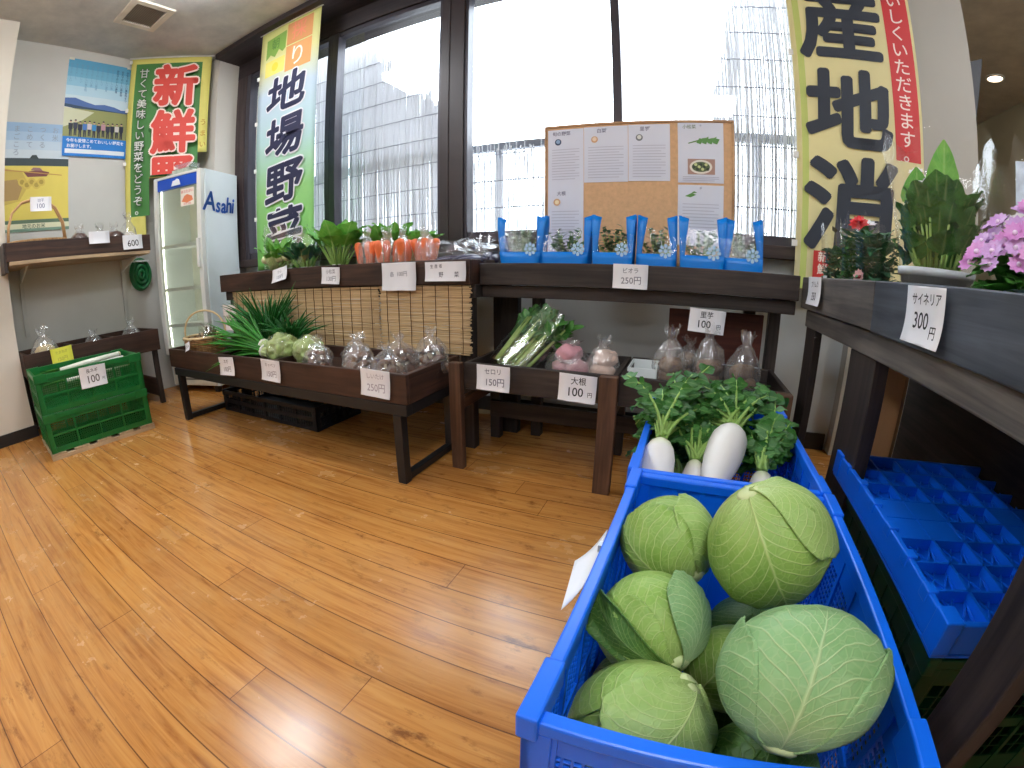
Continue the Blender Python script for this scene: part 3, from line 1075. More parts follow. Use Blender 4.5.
# ------------------------------------------------------------------ cabbages
def cabbage_material(name, leaf, deep, vein, blotch=.5):
    n = Nodes(name)
    uv = n.n('UVMap', uv_map='UVMap')
    sp = n.n('SeparateXYZ')
    n.link(uv.outputs[0], sp.inputs[0])
    u = n.math('MULTIPLY', n.math('SUBTRACT', sp.outputs[0], .5), 2)
    wob = n.noise(n.coord('Object'), 14, 3)
    u = n.math('ADD', u, n.math('MULTIPLY', n.math('SUBTRACT', wob, .5), .10))
    v = n.math('ADD', sp.outputs[1], n.math('MULTIPLY', n.math('SUBTRACT', wob, .5), .035))
    au = n.math('ABSOLUTE', u)
    q = n.math('SUBTRACT', v, n.math('MULTIPLY', n.math('POWER', au, .8), .50))
    fr = n.math('FRACT', n.math('MULTIPLY', q, 10.5))
    tri = n.math('SUBTRACT', 1, n.math('ABSOLUTE', n.math('MULTIPLY_ADD', fr, 2, -1)))
    side = n.n('MapRange', interpolation_type='SMOOTHSTEP')
    n.link(tri, side.inputs[0])
    side.inputs[1].default_value = .80
    side.inputs[2].default_value = .99
    side = n.math('MULTIPLY', side.outputs[0], n.math('SUBTRACT', 1.05, n.math('MULTIPLY', au, .55), clamp=True))
    mw = n.math('MULTIPLY_ADD', v, -.042, .052)
    mid = n.math('SUBTRACT', 1, n.math('DIVIDE', au, mw), clamp=True)
    vor = n.n('TexVoronoi', feature='DISTANCE_TO_EDGE')
    n.link(n.coord('Object'), vor.inputs['Vector'])
    vor.inputs['Scale'].default_value = 95
    net = n.math('SUBTRACT', 1, n.math('MULTIPLY', vor.outputs['Distance'], 9), clamp=True)
    tot = n.math('MAXIMUM', n.math('MAXIMUM', side, mid), n.math('MULTIPLY', net, .22))
    big = n.noise(n.coord('Object'), 16, 4, .6)
    base = n.ramp(big, [(.3, deep), (.68, leaf)])
    base = n.mix(n.math('MULTIPLY', n.math('SUBTRACT', .45, v, clamp=True), .9), base, lin(vein))
    col = n.mix(n.math('MULTIPLY', tot, .78), base, lin(vein))
    h = n.math('ADD', tot, n.math('MULTIPLY', big, .8))
    return n.bsdf(col, .42, 0, .4, h, .5, .003, transl=.06)


CAB = {
    'fresh': cabbage_material('cabbage_leaf_fresh', (150, 182, 90), (116, 154, 62), (200, 212, 142)),
    'blue': cabbage_material('cabbage_leaf_bluish', (142, 180, 124), (118, 160, 100), (196, 212, 158)),
    'pale': cabbage_material('cabbage_leaf_pale', (160, 188, 110), (136, 170, 84), (206, 216, 150)),
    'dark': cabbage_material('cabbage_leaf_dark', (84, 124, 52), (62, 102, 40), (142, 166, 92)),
}


def cabbage(label, c, r, base, leaves, mat, scale=(1, 1, 1), seed=0):
    """head with wrapper leaves; base = where the stem sits, each leaf (direction its midrib runs, reach, half width, lift, layer, material)"""
    t = thing('cabbage', label, 'cabbage', c, 0, 'cabbages in the blue crate')
    bz = V(base).normalized()
    def sph(th, ph, k, ex, ey):
        d = bz * math.cos(th) + (ex * math.cos(ph) + ey * math.sin(ph)) * math.sin(th)
        d = V((d.x * scale[0], d.y * scale[1], d.z * scale[2]))
        return d * r * k
    ex0 = bz.orthogonal().normalized()
    ey0 = bz.cross(ex0)
    b = MB()
    for q in range(3):                                   # the head: three inner wrappers round the ball
        def fn(u, v, q=q):
            ph = 2 * PI * (q + u) / 3
            th = v * PI * .995 + .002
            k = .952 + .022 * math.sin(ph * 2 + seed) * math.sin(th) + .02 * noise.noise(V((math.cos(ph) * 1.5 + seed, math.sin(ph) * 1.5, th)))
            return sph(th, ph, k, ex0, ey0)
        b.grid(fn, 14, 24)
    bmesh.ops.remove_doubles(b.bm, verts=b.bm.verts, dist=.0004)
    b.build('head', CAB[mat], t, smooth=True)
    b = MB(); b.lathe([(.016, -.01), (.017, .004), (.012, .007)], seg=12, m=bz.to_track_quat('Z', 'Y').to_matrix().to_4x4(), c=bz * r * .93 * 1)
    b.build('stem', plain('cabbage_stem', (196, 206, 150), .6), t, smooth=True)
    for i, (g, reach, half, lift, layer, mt) in enumerate(leaves):
        g = V(g)
        ex = g - bz * g.dot(bz)
        ex = ex.normalized() if ex.length > 1e-3 else ex0
        ey = bz.cross(ex)
        sd = seed * 3.1 + i * 7.7
        def fn(u, v):
            uu = u * 2 - 1
            rag = .05 * noise.noise(V((uu * 3.5 + sd, sd, 0))) + .03 * noise.noise(V((uu * 11 + sd, 3, 0)))
            th = .03 + v * reach * (1 - .22 * abs(uu) ** 2.2 + rag)
            hw = half * (.62 + .38 * math.sin(min(1, v * 1.25) * PI / 2)) * (1 - .18 * v ** 3)
            ph = uu * hw
            e = max(0, v - .72) / .28
            s = max(0, abs(uu) - .8) / .2
            k = .975 + .016 * layer + lift * (e ** 2 + .6 * s ** 2) + .012 * noise.noise(V((uu * 2 + sd, v * 3, 1)))
            k += .014 * math.exp(-(uu / .05) ** 2) * (1 - v)
            k += .012 * (e + s) * math.sin(uu * 17 + v * 13 + sd)
            return sph(th, ph, k, ex, ey)
        b = MB()
        b.grid(fn, 22, 26)
        b.build('outer_leaf', CAB[mt], t, smooth=True, solid=.0016)
    return t


rR, uU, tT = V((.96, -.28, 0)), V((.154, .528, .832)), V((-.23, -.80, .55))
cabbage('large round cabbage at the far right of the crate, topmost of the pile', (.147, .512, .498), .083, rR * -.50 + uU * .62 + tT * .55,
        [(rR * .5 - uU * .8 + tT * .4, 2.25, 1.25, .015, 1, 'fresh'), (rR + uU * .2, 1.9, .95, .05, 2, 'pale'), (rR * -1 - uU * .3, 2.2, 1.1, .01, .5, 'fresh'), (-tT, 2.2, 1.2, .01, .2, 'fresh')], 'fresh', seed=1)
cabbage('wide bluish green cabbage nearest the viewer at the right, stem end down', (.168, .32, .473), .0775, rR * .05 - uU * .93 + tT * .42,
        [(tT * .9 + uU * .4, 2.3, 1.45, .012, 1.2, 'blue'), (rR, 2.1, 1.1, .05, .4, 'blue'), (rR * -1, 2.1, 1.1, .05, .2, 'blue'), (-tT, 2.0, 1.2, .02, 0, 'fresh')], 'blue', scale=(1.13, .98, .93), seed=2)
cabbage('small cabbage in the far left corner of the crate', (.018, .588, .432), .074, rR * .75 - uU * .55 + tT * .2,
        [(rR * -1 + tT * .7, 2.3, 1.3, .03, 1, 'fresh'), (uU, 2.1, 1.1, .03, .5, 'pale'), (-uU, 2.1, 1.1, .02, .2, 'fresh')], 'fresh', seed=3)
cabbage('cabbage at the left of the crate with a folded back leaf coloured dark as shadow', (.013, .448, .392), .0735, rR * .8 - uU * .45 + tT * .45,
        [(rR * -1 - uU * .1 + tT * .5, 2.0, 1.1, .03, 1, 'fresh'), (uU * .9 + rR * .15, 1.8, .8, .05, 2.4, 'blue'), (-uU, 2.1, 1.2, .02, .2, 'fresh'), (uU * .35 - rR * .95, 2.15, .38, .16, 1.6, 'dark')], 'fresh', seed=4)  # last leaf's dark colour stands in for the shadow in the fold
cabbage('cabbage in the near left corner with a torn outer leaf', (.024, .318, .352), .0775, rR * .45 + uU * .85 - tT * .05,
        [(rR * .1 - uU * .55 + tT * .9, 1.72, 1.2, .10, 2.0, 'pale'), (rR, 2.2, 1.1, .02, .6, 'pale'), (rR * -1 - uU * .6, 2.5, 1.2, .01, .3, 'fresh')], 'fresh', scale=(1.05, 1, .95), seed=5)
cabbage('small cabbage in the middle of the crate between its larger neighbours', (.128, .443, .338), .060, rR * -.3 - uU * .8,
        [(tT + uU * .5, 2.2, 1.4, .03, 1, 'fresh'), (rR, 2.1, 1.2, .02, .3, 'fresh')], 'fresh', seed=6)
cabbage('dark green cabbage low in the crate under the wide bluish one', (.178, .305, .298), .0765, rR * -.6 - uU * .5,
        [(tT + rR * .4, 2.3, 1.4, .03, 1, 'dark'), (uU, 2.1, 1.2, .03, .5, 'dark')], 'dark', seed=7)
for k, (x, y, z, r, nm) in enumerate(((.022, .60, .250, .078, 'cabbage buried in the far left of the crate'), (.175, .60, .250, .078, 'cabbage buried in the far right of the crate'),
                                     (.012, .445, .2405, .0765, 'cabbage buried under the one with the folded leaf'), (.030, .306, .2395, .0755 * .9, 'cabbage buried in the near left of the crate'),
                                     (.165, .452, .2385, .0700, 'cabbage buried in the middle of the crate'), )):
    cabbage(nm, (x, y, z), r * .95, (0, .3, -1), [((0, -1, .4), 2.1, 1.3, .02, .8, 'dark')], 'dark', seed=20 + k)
b = None

# ------------------------------------------------------------------ white radishes with their leaves
RADISH = Nodes('white_radish_skin')
_c = RADISH.n('TexCoord'); _s = RADISH.n('SeparateXYZ'); RADISH.link(_c.outputs['Object'], _s.inputs[0])
_k = RADISH.n('MapRange'); RADISH.link(_s.outputs[2], _k.inputs[0])
_k.inputs[1].default_value = -.03; _k.inputs[2].default_value = .012
_cc = RADISH.mix(_k.outputs[0], lin((232, 228, 222)), lin((206, 216, 150)))
RADISH.bsdf(_cc, .38, 0, .5, RADISH.noise(RADISH.coord('Object'), 60, 3), .08, .001, transl=.05)


def leaf_mat(name, c1, c2, rough=.45, vein=(170, 196, 120), k=.3):
    n = Nodes(name)
    uv = n.n('UVMap', uv_map='UVMap')
    sp = n.n('SeparateXYZ')
    n.link(uv.outputs[0], sp.inputs[0])
    f = n.noise(n.coord('Object'), 22, 3)
    col = n.ramp(f, [(.3, c1), (.7, c2)])
    au = n.math('ABSOLUTE', n.math('SUBTRACT', sp.outputs[0], .5))
    mid = n.math('SUBTRACT', 1, n.math('MULTIPLY', au, 14), clamp=True)
    q = n.math('FRACT', n.math('MULTIPLY', n.math('SUBTRACT', sp.outputs[1], n.math('MULTIPLY', au, .7)), 6))
    tri = n.math('SUBTRACT', n.math('ABSOLUTE', n.math('MULTIPLY_ADD', q, 2, -1)), .84, clamp=True)
    m = n.math('MAXIMUM', mid, n.math('MULTIPLY', tri, 3))
    col = n.mix(n.math('MULTIPLY', m, k), col, lin(vein))
    return n.bsdf(col, rough, 0, .5, m, .2, .001, transl=.22)


LEAFD = leaf_mat('dark_leaf', (36, 92, 34), (76, 138, 58))
LEAFM = leaf_mat('mid_green_leaf', (58, 122, 44), (92, 156, 66))
LEAFB = leaf_mat('bright_leaf', (84, 160, 58), (130, 192, 84), vein=(190, 216, 140), k=.4)
LEAFT = leaf_mat('teal_leaf', (38, 92, 66), (70, 128, 88))
STALK = plain('pale_stalk', (150, 186, 96), .5, transl=.1)
STALKW = plain('whitish_green_stalk', (196, 212, 150), .5, transl=.1)


def pinnate(b, base, d, L, up, seed, size=.036, pairs=5, droop=.5):
    """a long leaf: stalk, side leaflets growing towards a big lobe at the tip"""
    r = random.Random(seed)
    bend = r.uniform(-.5, .5)
    d = V(d).normalized()
    side = d.cross(V(up)).normalized()
    nrm = side.cross(d).normalized()
    ps = []
    for i in range(9):
        t = i / 8
        ps.append(V(base) + d * L * t - V((0, 0, 1)) * L * droop * t * t + nrm * .01 * math.sin(t * 3 + seed) + side * bend * L * t * t * .5)
    b.mi = 1
    b.tube(ps, [.0048 * (1 - .7 * i / 8) for i in range(9)], 5)
    b.mi = 0
    for k in range(pairs):
        t = .28 + .62 * k / pairs
        i = t * 8
        p = ps[int(i)].lerp(ps[min(8, int(i) + 1)], i - int(i))
        dd = (ps[min(8, int(i) + 1)] - ps[int(i)]).normalized()
        s = size * (.55 + .55 * t) * r.uniform(.8, 1.2)
        for sg in (-1, 1):
            n2 = (nrm + side * r.uniform(-.6, .6) + dd * r.uniform(-.6, .6)).normalized()
            b.leaf(p, side * sg * 1.0 + dd * r.uniform(.1, .6) + nrm * r.uniform(-.35, .5), s * r.uniform(1.0, 1.35), s * r.uniform(.42, .56), n2, r.uniform(-.1, .6), .25, 5, .6, .16, r.random() * 9)
    b.leaf(ps[7], (ps[8] - ps[6]).normalized() + side * r.uniform(-.3, .3), size * 1.7, size * .72, nrm, .5, .25, 6, .55, .16, r.random() * 9)


def radish(label, crown, axis, r, L, leafdirs, seed, stump=False):
    ax = V(axis).normalized()                      # from the crown to the tip
    t = thing('white_radish', label, 'white radish', crown, 0, 'white radishes in the blue crate')
    m = (-ax).to_track_quat('Z', 'Y').to_matrix().to_4x4()
    b = MB()
    prof = [(.004, -L), (r * .35, -L * .9), (r * .72, -L * .72), (r * .95, -L * .5), (r, -L * .32), (r * .97, -L * .18), (r * .84, -.026), (r * .60, -.009), (r * .34, -.001), (r * .18, .002)]
    b.lathe(prof, seg=24, wob=.03, seed=seed)
    o = b.build('root', RADISH.m, t, smooth=True)
    o.rotation_euler = m.to_euler()
    b = MB()
    rr = random.Random(seed)
    for k in range(9):
        a = 2 * PI * k / 9
        q = m @ V((math.cos(a) * r * .2, math.sin(a) * r * .2, 0))
        e = m @ V((math.cos(a) * r * .45, math.sin(a) * r * .45, rr.uniform(.03, .06)))
        b.tube([q, q.lerp(e, .5), e], [.0042, .0036, .0022], 6)
    b.build('cut_stalks', STALK, t, smooth=True)
    if leafdirs:
        b = MB()
        for i, (d, ln, dr) in enumerate(leafdirs):
            pinnate(b, m @ V((rr.uniform(-.3, .3) * r, rr.uniform(-.3, .3) * r, 0)), d, ln, (0, 0, 1), seed * 31 + i, .030, 5, dr)
        b.build('leaves', [LEAFD, STALK], t, smooth=True)
    return t


def fan(seed, n, x0, x1, y, z0, z1, l0, l1):
    r = random.Random(seed)
    return [(V((r.uniform(x0, x1), y * r.uniform(.6, 1.1), r.uniform(z0, z1))), r.uniform(l0, l1), r.uniform(.15, .75)) for _ in range(n)]


radish('white radish at the left of the radish crate, standing by its wall', (-.026, .962, .452), (0, -.72, -.70), .0385, .27, fan(3, 26, -.35, .55, 1, .25, 1.0, .20, .31), 1)
radish('largest white radish, leaning to the right in the radish crate', (.146, 1.058, .462), (-.26, -.94, -.36), .045, .24, fan(4, 46, -1.1, .85, 1, .05, 1.1, .10, .27), 2)
radish('short white radish between the two large ones', (.058, .985, .400), (.05, -.7, -.72), .03, .22, fan(5, 14, -.6, .6, 1, .3, 1.0, .18, .28), 3)
radish('white radish at the right of the radish crate, mostly hidden by a cabbage', (.214, .965, .402), (.1, -.5, -.86), .034, .23, fan(6, 24, -.4, .55, .9, .1, 1.0, .08, .24), 4)
radish('white radish lying low under the leaves at the back of the crate', (.04, 1.09, .30), (.1, -.7, -.4), .036, .24, fan(7, 34, -1.0, .6, 1, .6, 1.3, .16, .25), 5)

LOW = .3945
# ------------------------------------------------------------------ reed mats in front of the upper tier
MAT = Nodes('dried_reed_mat')
_v = MAT.coord('Object', (1.5, 60, 150))
_f = MAT.noise(_v, 1, 4, .6)
MAT.bsdf(MAT.ramp(_f, [(.25, (162, 130, 92)), (.5, (204, 174, 130)), (.78, (230, 206, 166))]), .7, bump=_f, bstr=.4)


def reed_mat(label, x0, x1, z0, z1, y, seed):
    t = thing('reed_mat', label, 'reed mat', ((x0 + x1) / 2, y, z0), 0, 'reed mats under the upper bins')
    r = random.Random(seed)
    b = MB()
    z = z0
    while z < z1:
        rad = r.uniform(.0022, .0036)
        e0, e1 = r.uniform(-.008, .008), r.uniform(-.008, .008)
        n = 8
        b.tube([(x0 + e0 + (x1 - x0 + e1 - e0) * k / n, y + r.uniform(-.0012, .0012), z + r.uniform(-.0012, .0012)) for k in range(n + 1)], rad, 5)
        z += rad * 1.75
    b.build('reeds', MAT.m, t, smooth=True, world=True)
    x = x0 + .045
    while x < x1 - .02:
        b = MB()
        b.tube([(x + r.uniform(-.001, .001), y - .0045, z0 + (z1 - z0) * k / 20) for k in range(21)], .0016, 5)
        b.build('binding_cord', plain('dark_cord', (82, 54, 30), .8), t, world=True)
        x += .068
    return t


reed_mat('long reed mat hanging below the upper bins behind the onions', -2.62, -1.372, .452, .752, 1.668, 1)
reed_mat('shorter reed mat hanging at the right behind the bagged mushrooms', -1.366, -.875, .452, .754, 1.668, 2)

# ------------------------------------------------------------------ bags
def bag_mesh(b, w, d, h, neck=.25, flare=.5, seed=0, crumple=.12, n=26, tilt=(0, 0)):
    """a gathered clear bag standing on z = 0: creased body, soft shoulder, bunched top"""
    prof = [(.30, .0), (.80, .01), (.97, .08), (1.0, .20), (.99, .32), (.94, .44), (.84, .55), (.66, .66), (.46, .75), (neck, .82), (neck * 1.05, .86), (flare * .75, .93), (flare, 1.0)]
    rings = []
    rr = random.Random(seed * 13 + 5)
    ph = rr.uniform(0, 6)
    for k, (r, z) in enumerate(prof):
        ring = []
        sx, sy = rr.uniform(-.05, .05) * w * z, rr.uniform(-.05, .05) * d * z
        for i in range(n):
            a = 2 * PI * i / n
            fold = .10 * math.sin(a * 5 + ph + z * 5) + .07 * math.sin(a * 9 - ph - z * 9)
            q = 1 + fold * (.25 + z * 1.3) + crumple * 1.6 * noise.noise(V((math.cos(a) * 3 + seed, math.sin(a) * 3, z * 7 + seed)))
            q = max(.35, q)
            zz = z + (.07 * math.sin(a * 3 + ph) + .04 * math.sin(a * 7) if k == len(prof) - 1 else .025 * math.sin(a * 4 + ph) * z)
            ring.append((math.cos(a) * w / 2 * r * q + tilt[0] * zz * h + sx, math.sin(a) * d / 2 * r * q + tilt[1] * zz * h + sy, max(0, zz * h)))
        rings.append(b.pts(ring))
    for a, c in zip(rings, rings[1:]):
        for i in range(n):
            b.face([a[i], a[(i + 1) % n], c[(i + 1) % n], c[i]])
    b.face(rings[0][::-1])


CAP = plain('mushroom_cap', (112, 74, 52), .6, var=.25, vscale=30)
CAPW = plain('mushroom_stem', (226, 206, 178), .7)


def mushroom_bag(label, loc, rz, s, seed, tilt=(0, 0)):
    t = thing('mushroom_bag', label, 'mushrooms', loc, rz, 'bagged mushrooms in the brown bin')
    r = random.Random(seed)
    k = 0
    for lay in range(3):
        for i in range(5 - lay):
            a = 2 * PI * i / (5 - lay) + seed + lay * .7
            p = V((math.cos(a) * (.042 - .01 * lay), math.sin(a) * (.034 - .008 * lay), .018 + lay * .030)) * s
            m = Matrix.Rotation(r.uniform(-.9, .9), 4, 'X') @ Matrix.Rotation(r.uniform(-.9, .9), 4, 'Y')
            b = MB()
            R0 = r.uniform(.024, .030) * s
            b.lathe([(R0 * .3, -.3 * R0), (R0 * .98, -.28 * R0), (R0, -.05 * R0), (R0 * .86, .3 * R0), (R0 * .5, .52 * R0), (R0 * .1, .6 * R0)], p, 14, .08, m, seed + i)
            b.mi = 1
            b.lathe([(R0 * .3, -1.0 * R0), (R0 * .26, -.3 * R0)], p, 8, 0, m)
            b.build('mushroom', [CAP, CAPW], t, smooth=True)
    b = MB()
    bag_mesh(b, .150 * s, .12 * s, .155 * s, .18, .36, seed, tilt=tilt)
    b.build('bag', CLEARH, t)
    return t


for i, (x, y, s, tl, lb) in enumerate(((-1.505, 1.36, 1.0, (.1, 0), 'clear bag of mushrooms next to the wrapped pale cabbages'), (-1.385, 1.50, .98, (0, 0), 'clear bag of mushrooms at the back, below the seam of the mats'),
                                       (-1.235, 1.35, 1.12, (.0, 0), 'clear bag of large mushrooms right above the price card on the brown bin'), (-1.115, 1.50, 1.05, (.1, .1), 'clear bag of mushrooms in the back row right of centre'),
                                       (-1.065, 1.34, .98, (.15, 0), 'clear bag of mushrooms at the front right corner of the bin'), (-.995, 1.54, 1.2, (-.1, 0), 'tallest clear bag of mushrooms in the far right corner of the bin'))):
    mushroom_bag(lb, (x, y, LOW), i * 1.1, s, i + 1, tl)

# pale cabbages in film left of the mushrooms
WRAPG = plain('pale_green_head', (190, 208, 150), .5, var=.15, vscale=25, bump=.4, bscale=40)
for i, (x, y, r, lb) in enumerate(((-1.795, 1.40, .080, 'pale cabbage in clear film beside the green onions'), (-1.635, 1.43, .074, 'pale cabbage in clear film beside the mushroom bags'))):
    t = thing('wrapped_cabbage', lb, 'cabbage', (x, y, LOW), 0, 'pale cabbages wrapped in film')
    b = MB(); b.ball((0, 0, r * .98), r, 5, (1.02, 1, .95), .16, i * 5)
    for v in b.bm.verts:
        v.co = v.co + (v.co - V((0, 0, r))).normalized() * r * (.10 * noise.noise(v.co * 38) + .05 * noise.noise(v.co * 90))
    b.build('head', CAB['pale'], t, smooth=True)
    b = MB(); b.ball((0, 0, r * 1.03), r * 1.03, 3, (1.05, 1.04, .98), .22, i + 9); b.build('film', CLEAR, t)

# ------------------------------------------------------------------ green onions
ONION = plain('onion_green', (58, 140, 44), .4, var=.35, vscale=18, transl=.12)
ONIOND = plain('onion_dark_green', (38, 110, 46), .4, var=.35, vscale=18, transl=.12)
BAND = plain('white_tape', (236, 236, 230), .5)


def onion_bunch(name, label, base, aim, L, n, spread, droop, seed, mat, rad=.005, bandat=.2):
    t = thing(name, label, 'green onions', base)
    r = random.Random(seed)
    aim = V(aim).normalized()
    s = aim.orthogonal().normalized(); u = aim.cross(s)
    b = MB()
    for i in range(n):
        a, q = r.uniform(0, 2 * PI), math.sqrt(r.random())
        off = (s * math.cos(a) + u * math.sin(a)) * q
        l = L * r.uniform(.72, 1.05)
        dr = droop * r.uniform(.5, 1.3)
        kink = r.uniform(-.12, .12)
        ps = []
        for k in range(9):
            f = k / 8
            p = off * .026 + aim * l * f + off * spread * f ** 1.5 - V((0, 0, 1)) * dr * f ** 2.2 + s * kink * f ** 3 * L
            ps.append(p)
        w = rad * r.uniform(.7, 1.3)
        b.tube(ps, [w * (.8 + .4 * f) if f < .7 else w * 1.08 * (1 - (f - .7) / .32) for f in [k / 8 for k in range(9)]], 5, True, .55)
    b.build('leaves', mat, t, smooth=True)
    b = MB()
    for i in range(n):
        a, q = r.uniform(0, 2 * PI), math.sqrt(r.random())
        off = (s * math.cos(a) + u * math.sin(a)) * q * .026
        b.tube([off - aim * L * .12, off + aim * L * .03], [rad * .9, rad * .8], 6)
    b.build('white_ends', STALKW, t, smooth=True)
    b = MB()
    c = aim * L * bandat
    b.torus(c, .027, .007, 24, 6, (s, u))
    b.build('tape_band', BAND, t, smooth=True)
    return t


onion_bunch('chive_bunch', 'tall dark green chive bunch leaning against the reed mat', (-2.02, 1.50, .44), (-.10, .08, 1), .385, 110, .21, .09, 1, ONIOND, .0058, .1)
onion_bunch('chive_bunch', 'dark green chive bunch at the right of the tall one, tips drooping', (-1.86, 1.50, .43), (.06, .06, 1), .32, 80, .17, .14, 2, ONIOND, .0056, .1)
onion_bunch('chive_bunch', 'dark green chive bunch at the left of the tall one beside the white card', (-2.20, 1.52, .43), (-.10, .06, 1), .32, 70, .17, .12, 5, ONIOND, .0056, .1)
onion_bunch('green_onion_bunch', 'bright green onion bunch lying with its tips over the bin edge at the left', (-1.90, 1.36, .465), (-1, -.06, .14), .42, 46, .13, .03, 3, ONION, .0092, .0)
onion_bunch('green_onion_bunch', 'bright green onion bunch lying on top, rising towards the dark chives', (-1.93, 1.38, .49), (-.9, .05, .42), .34, 40, .16, .07, 4, ONION, .0088, .0)

# ------------------------------------------------------------------ baskets
WICK = wood('wicker', (146, 100, 56), (204, 160, 104), 'z', coarse=2)
CANE = plain('pale_cane', (212, 186, 140), .5, var=.12)


def basket(label, loc, rz, r, h, hh, seed, handle=CANE, ht=.006):
    t = thing('wicker_basket', label, 'basket', loc, rz)
    b = MB()
    n, rows = 28, int(h / .011)
    for j in range(rows):
        f = j / max(1, rows - 1)
        rr = r * (.74 + .26 * f)
        ps = [(math.cos(2 * PI * i / n) * (rr + (.004 if (i + j) % 2 else -.004)), math.sin(2 * PI * i / n) * (rr + (.004 if (i + j) % 2 else -.004)), .006 + f * (h - .01)) for i in range(n + 1)]
        b.tube(ps, .0058, 5, False)
    b.lathe([(.002, .002), (r * .74, .002), (r * .74, .006), (.002, .006)], seg=20)
    b.build('woven_body', WICK, t, smooth=True)
    b = MB(); b.torus((0, 0, h), r, .008, 36, 8); b.build('rim', CANE, t, smooth=True)
    b = MB(); b.tube([(math.cos(a) * r, 0, h + (math.sin(a) ** .75 if 0 < a < PI else 0) * hh) for a in [PI * k / 28 for k in range(29)]], ht, 8); b.build('handle', handle, t, smooth=True)
    return t


basket('small round wicker basket with a pale hoop handle at the left end of the rack', (-2.60, 1.42, LOW), math.radians(40), .135, .115, .155, 1)
BRN = plain('brown_shoots', (96, 88, 58), .7, var=.35, vscale=25)
t = thing('shoot_bunch', 'clear bag of brown green mountain shoots in the small basket', 'vegetables', (-2.57, 1.42, .40))
r = random.Random(5)
b = MB()
for i in range(46):
    a = r.uniform(0, 2 * PI); q = r.random() ** .5 * .062
    p = V((math.cos(a) * q, math.sin(a) * q, r.uniform(.0, .03)))
    e = p + V((r.uniform(-.02, .07), r.uniform(-.04, .04), r.uniform(.06, .135)))
    b.tube([p, p.lerp(e, .5) + V((0, 0, .01)), e, e + V((r.uniform(-.012, .012), 0, .006))], [.005, .0048, .006, .003], 5)
b.build('shoots', BRN, t, smooth=True)
b = MB(); bag_mesh(b, .18, .17, .19, .3, .45, 3); b.build('bag', CLEAR, t, smooth=True)

# basket on the wall bin at the left
t = thing('bamboo_basket', 'oblong bamboo basket with a tall flat handle on the wall bin', 'basket', (-3.50, .655, 1.104))
b = MB()
for j in range(11):
    f = j / 10
    ps = []
    for i in range(45):
        a = 2 * PI * i / 44
        ps.append((math.cos(a) * (.085 + .02 * f), math.sin(a) * (.165 + .035 * f), .006 + f * .115))
    b.tube(ps, .0062, 5, False)
b.box(-.07, .07, -.14, .14, 0, .006)
b.build('woven_body', CANE, t, smooth=True)
b = MB(); b.tube([(.105 * math.cos(2 * PI * i / 48), .20 * math.sin(2 * PI * i / 48), .124) for i in range(49)], .009, 8, False); b.build('rim', WICK, t, smooth=True)
b = MB()
for x in (-.02, .02):
    pts = [(x, -.195, .124), (x, -.19, .22), (x, -.165, .31), (x, -.10, .375), (x, -.02, .395), (x, .06, .385), (x, .13, .335), (x, .18, .24), (x, .195, .124)]
    b.tube(pts, .0075, 8)
b.build('handle', plain('bamboo_handle', (196, 152, 104), .5, var=.15), t, smooth=True)
# bags on the wall bin
def lump_bag(name, label, cat, loc, w, d, h, mat, n, rad, seed, bagm=None, part='root', top=True, rz=0, squash=.8):
    t = thing(name, label, cat, loc, rz)
    r = random.Random(seed)
    for i in range(n):
        a = 2 * PI * i / n + seed
        q = .55 if n > 1 else 0
        lay = i % 2
        p = (math.cos(a) * (w / 2 - rad) * q, math.sin(a) * (d / 2 - rad) * q, rad * squash + lay * rad * 1.1)
        b = MB(); b.ball(p, rad * r.uniform(.85, 1.1), 3, (1, r.uniform(.8, 1.1), squash), .2, seed + i); b.build(part, mat, t, smooth=True)
    b = MB(); bag_mesh(b, w, d, h, .22, .42, seed); b.build('bag', bagm or CLEARH, t, smooth=True)
    return t


DRIED = plain('dark_dried_produce', (78, 52, 42), .6, var=.4, vscale=40)
SWEETP = plain('pink_sweet_potato', (206, 150, 160), .6, var=.15, vscale=25)
TARO = plain('taro_brown', (120, 92, 70), .8, var=.3, vscale=40)
YEL = plain('pale_yellow_onion', (206, 178, 120), .5, var=.15, vscale=12)
for i, (y, lb) in enumerate(((.93, 'dark dried produce packet on the wall bin beside the bamboo basket'), (1.08, 'dark dried produce packet on the wall bin behind the blank card'), (1.185, 'dark dried produce packet on the wall bin left of the clear bag'))):
    lump_bag('produce_packet', lb, 'packet', (-3.42, y, 1.104), .17, .15, .20, DRIED, 6, .056, i + 2, part='dried_piece')
lump_bag('produce_packet', 'tall clear packet on the wall bin behind the card reading 600', 'packet', (-3.44, 1.30, 1.104), .14, .14, .27, plain('pale_dried_produce', (216, 206, 190), .6, var=.2), 6, .055, 7, part='dried_piece')
lump_bag('onion_bag', 'clear bag of pale onions in the low bin by the pilaster', 'onions', (-3.46, .615, .4115), .21, .2, .27, YEL, 8, .060, 4, part='onion')
lump_bag('produce_packet', 'clear bag lying in the middle of the low bin behind the green crates', 'packet', (-3.5, .98, .4115), .17, .16, .19, TARO, 4, .045, 6, part='piece')
lump_bag('produce_packet', 'clear bag at the fridge end of the low bin by the left wall', 'packet', (-3.46, 1.26, .4115), .17, .16, .215, plain('pale_root', (214, 206, 196), .6), 4, .045, 8, part='piece')

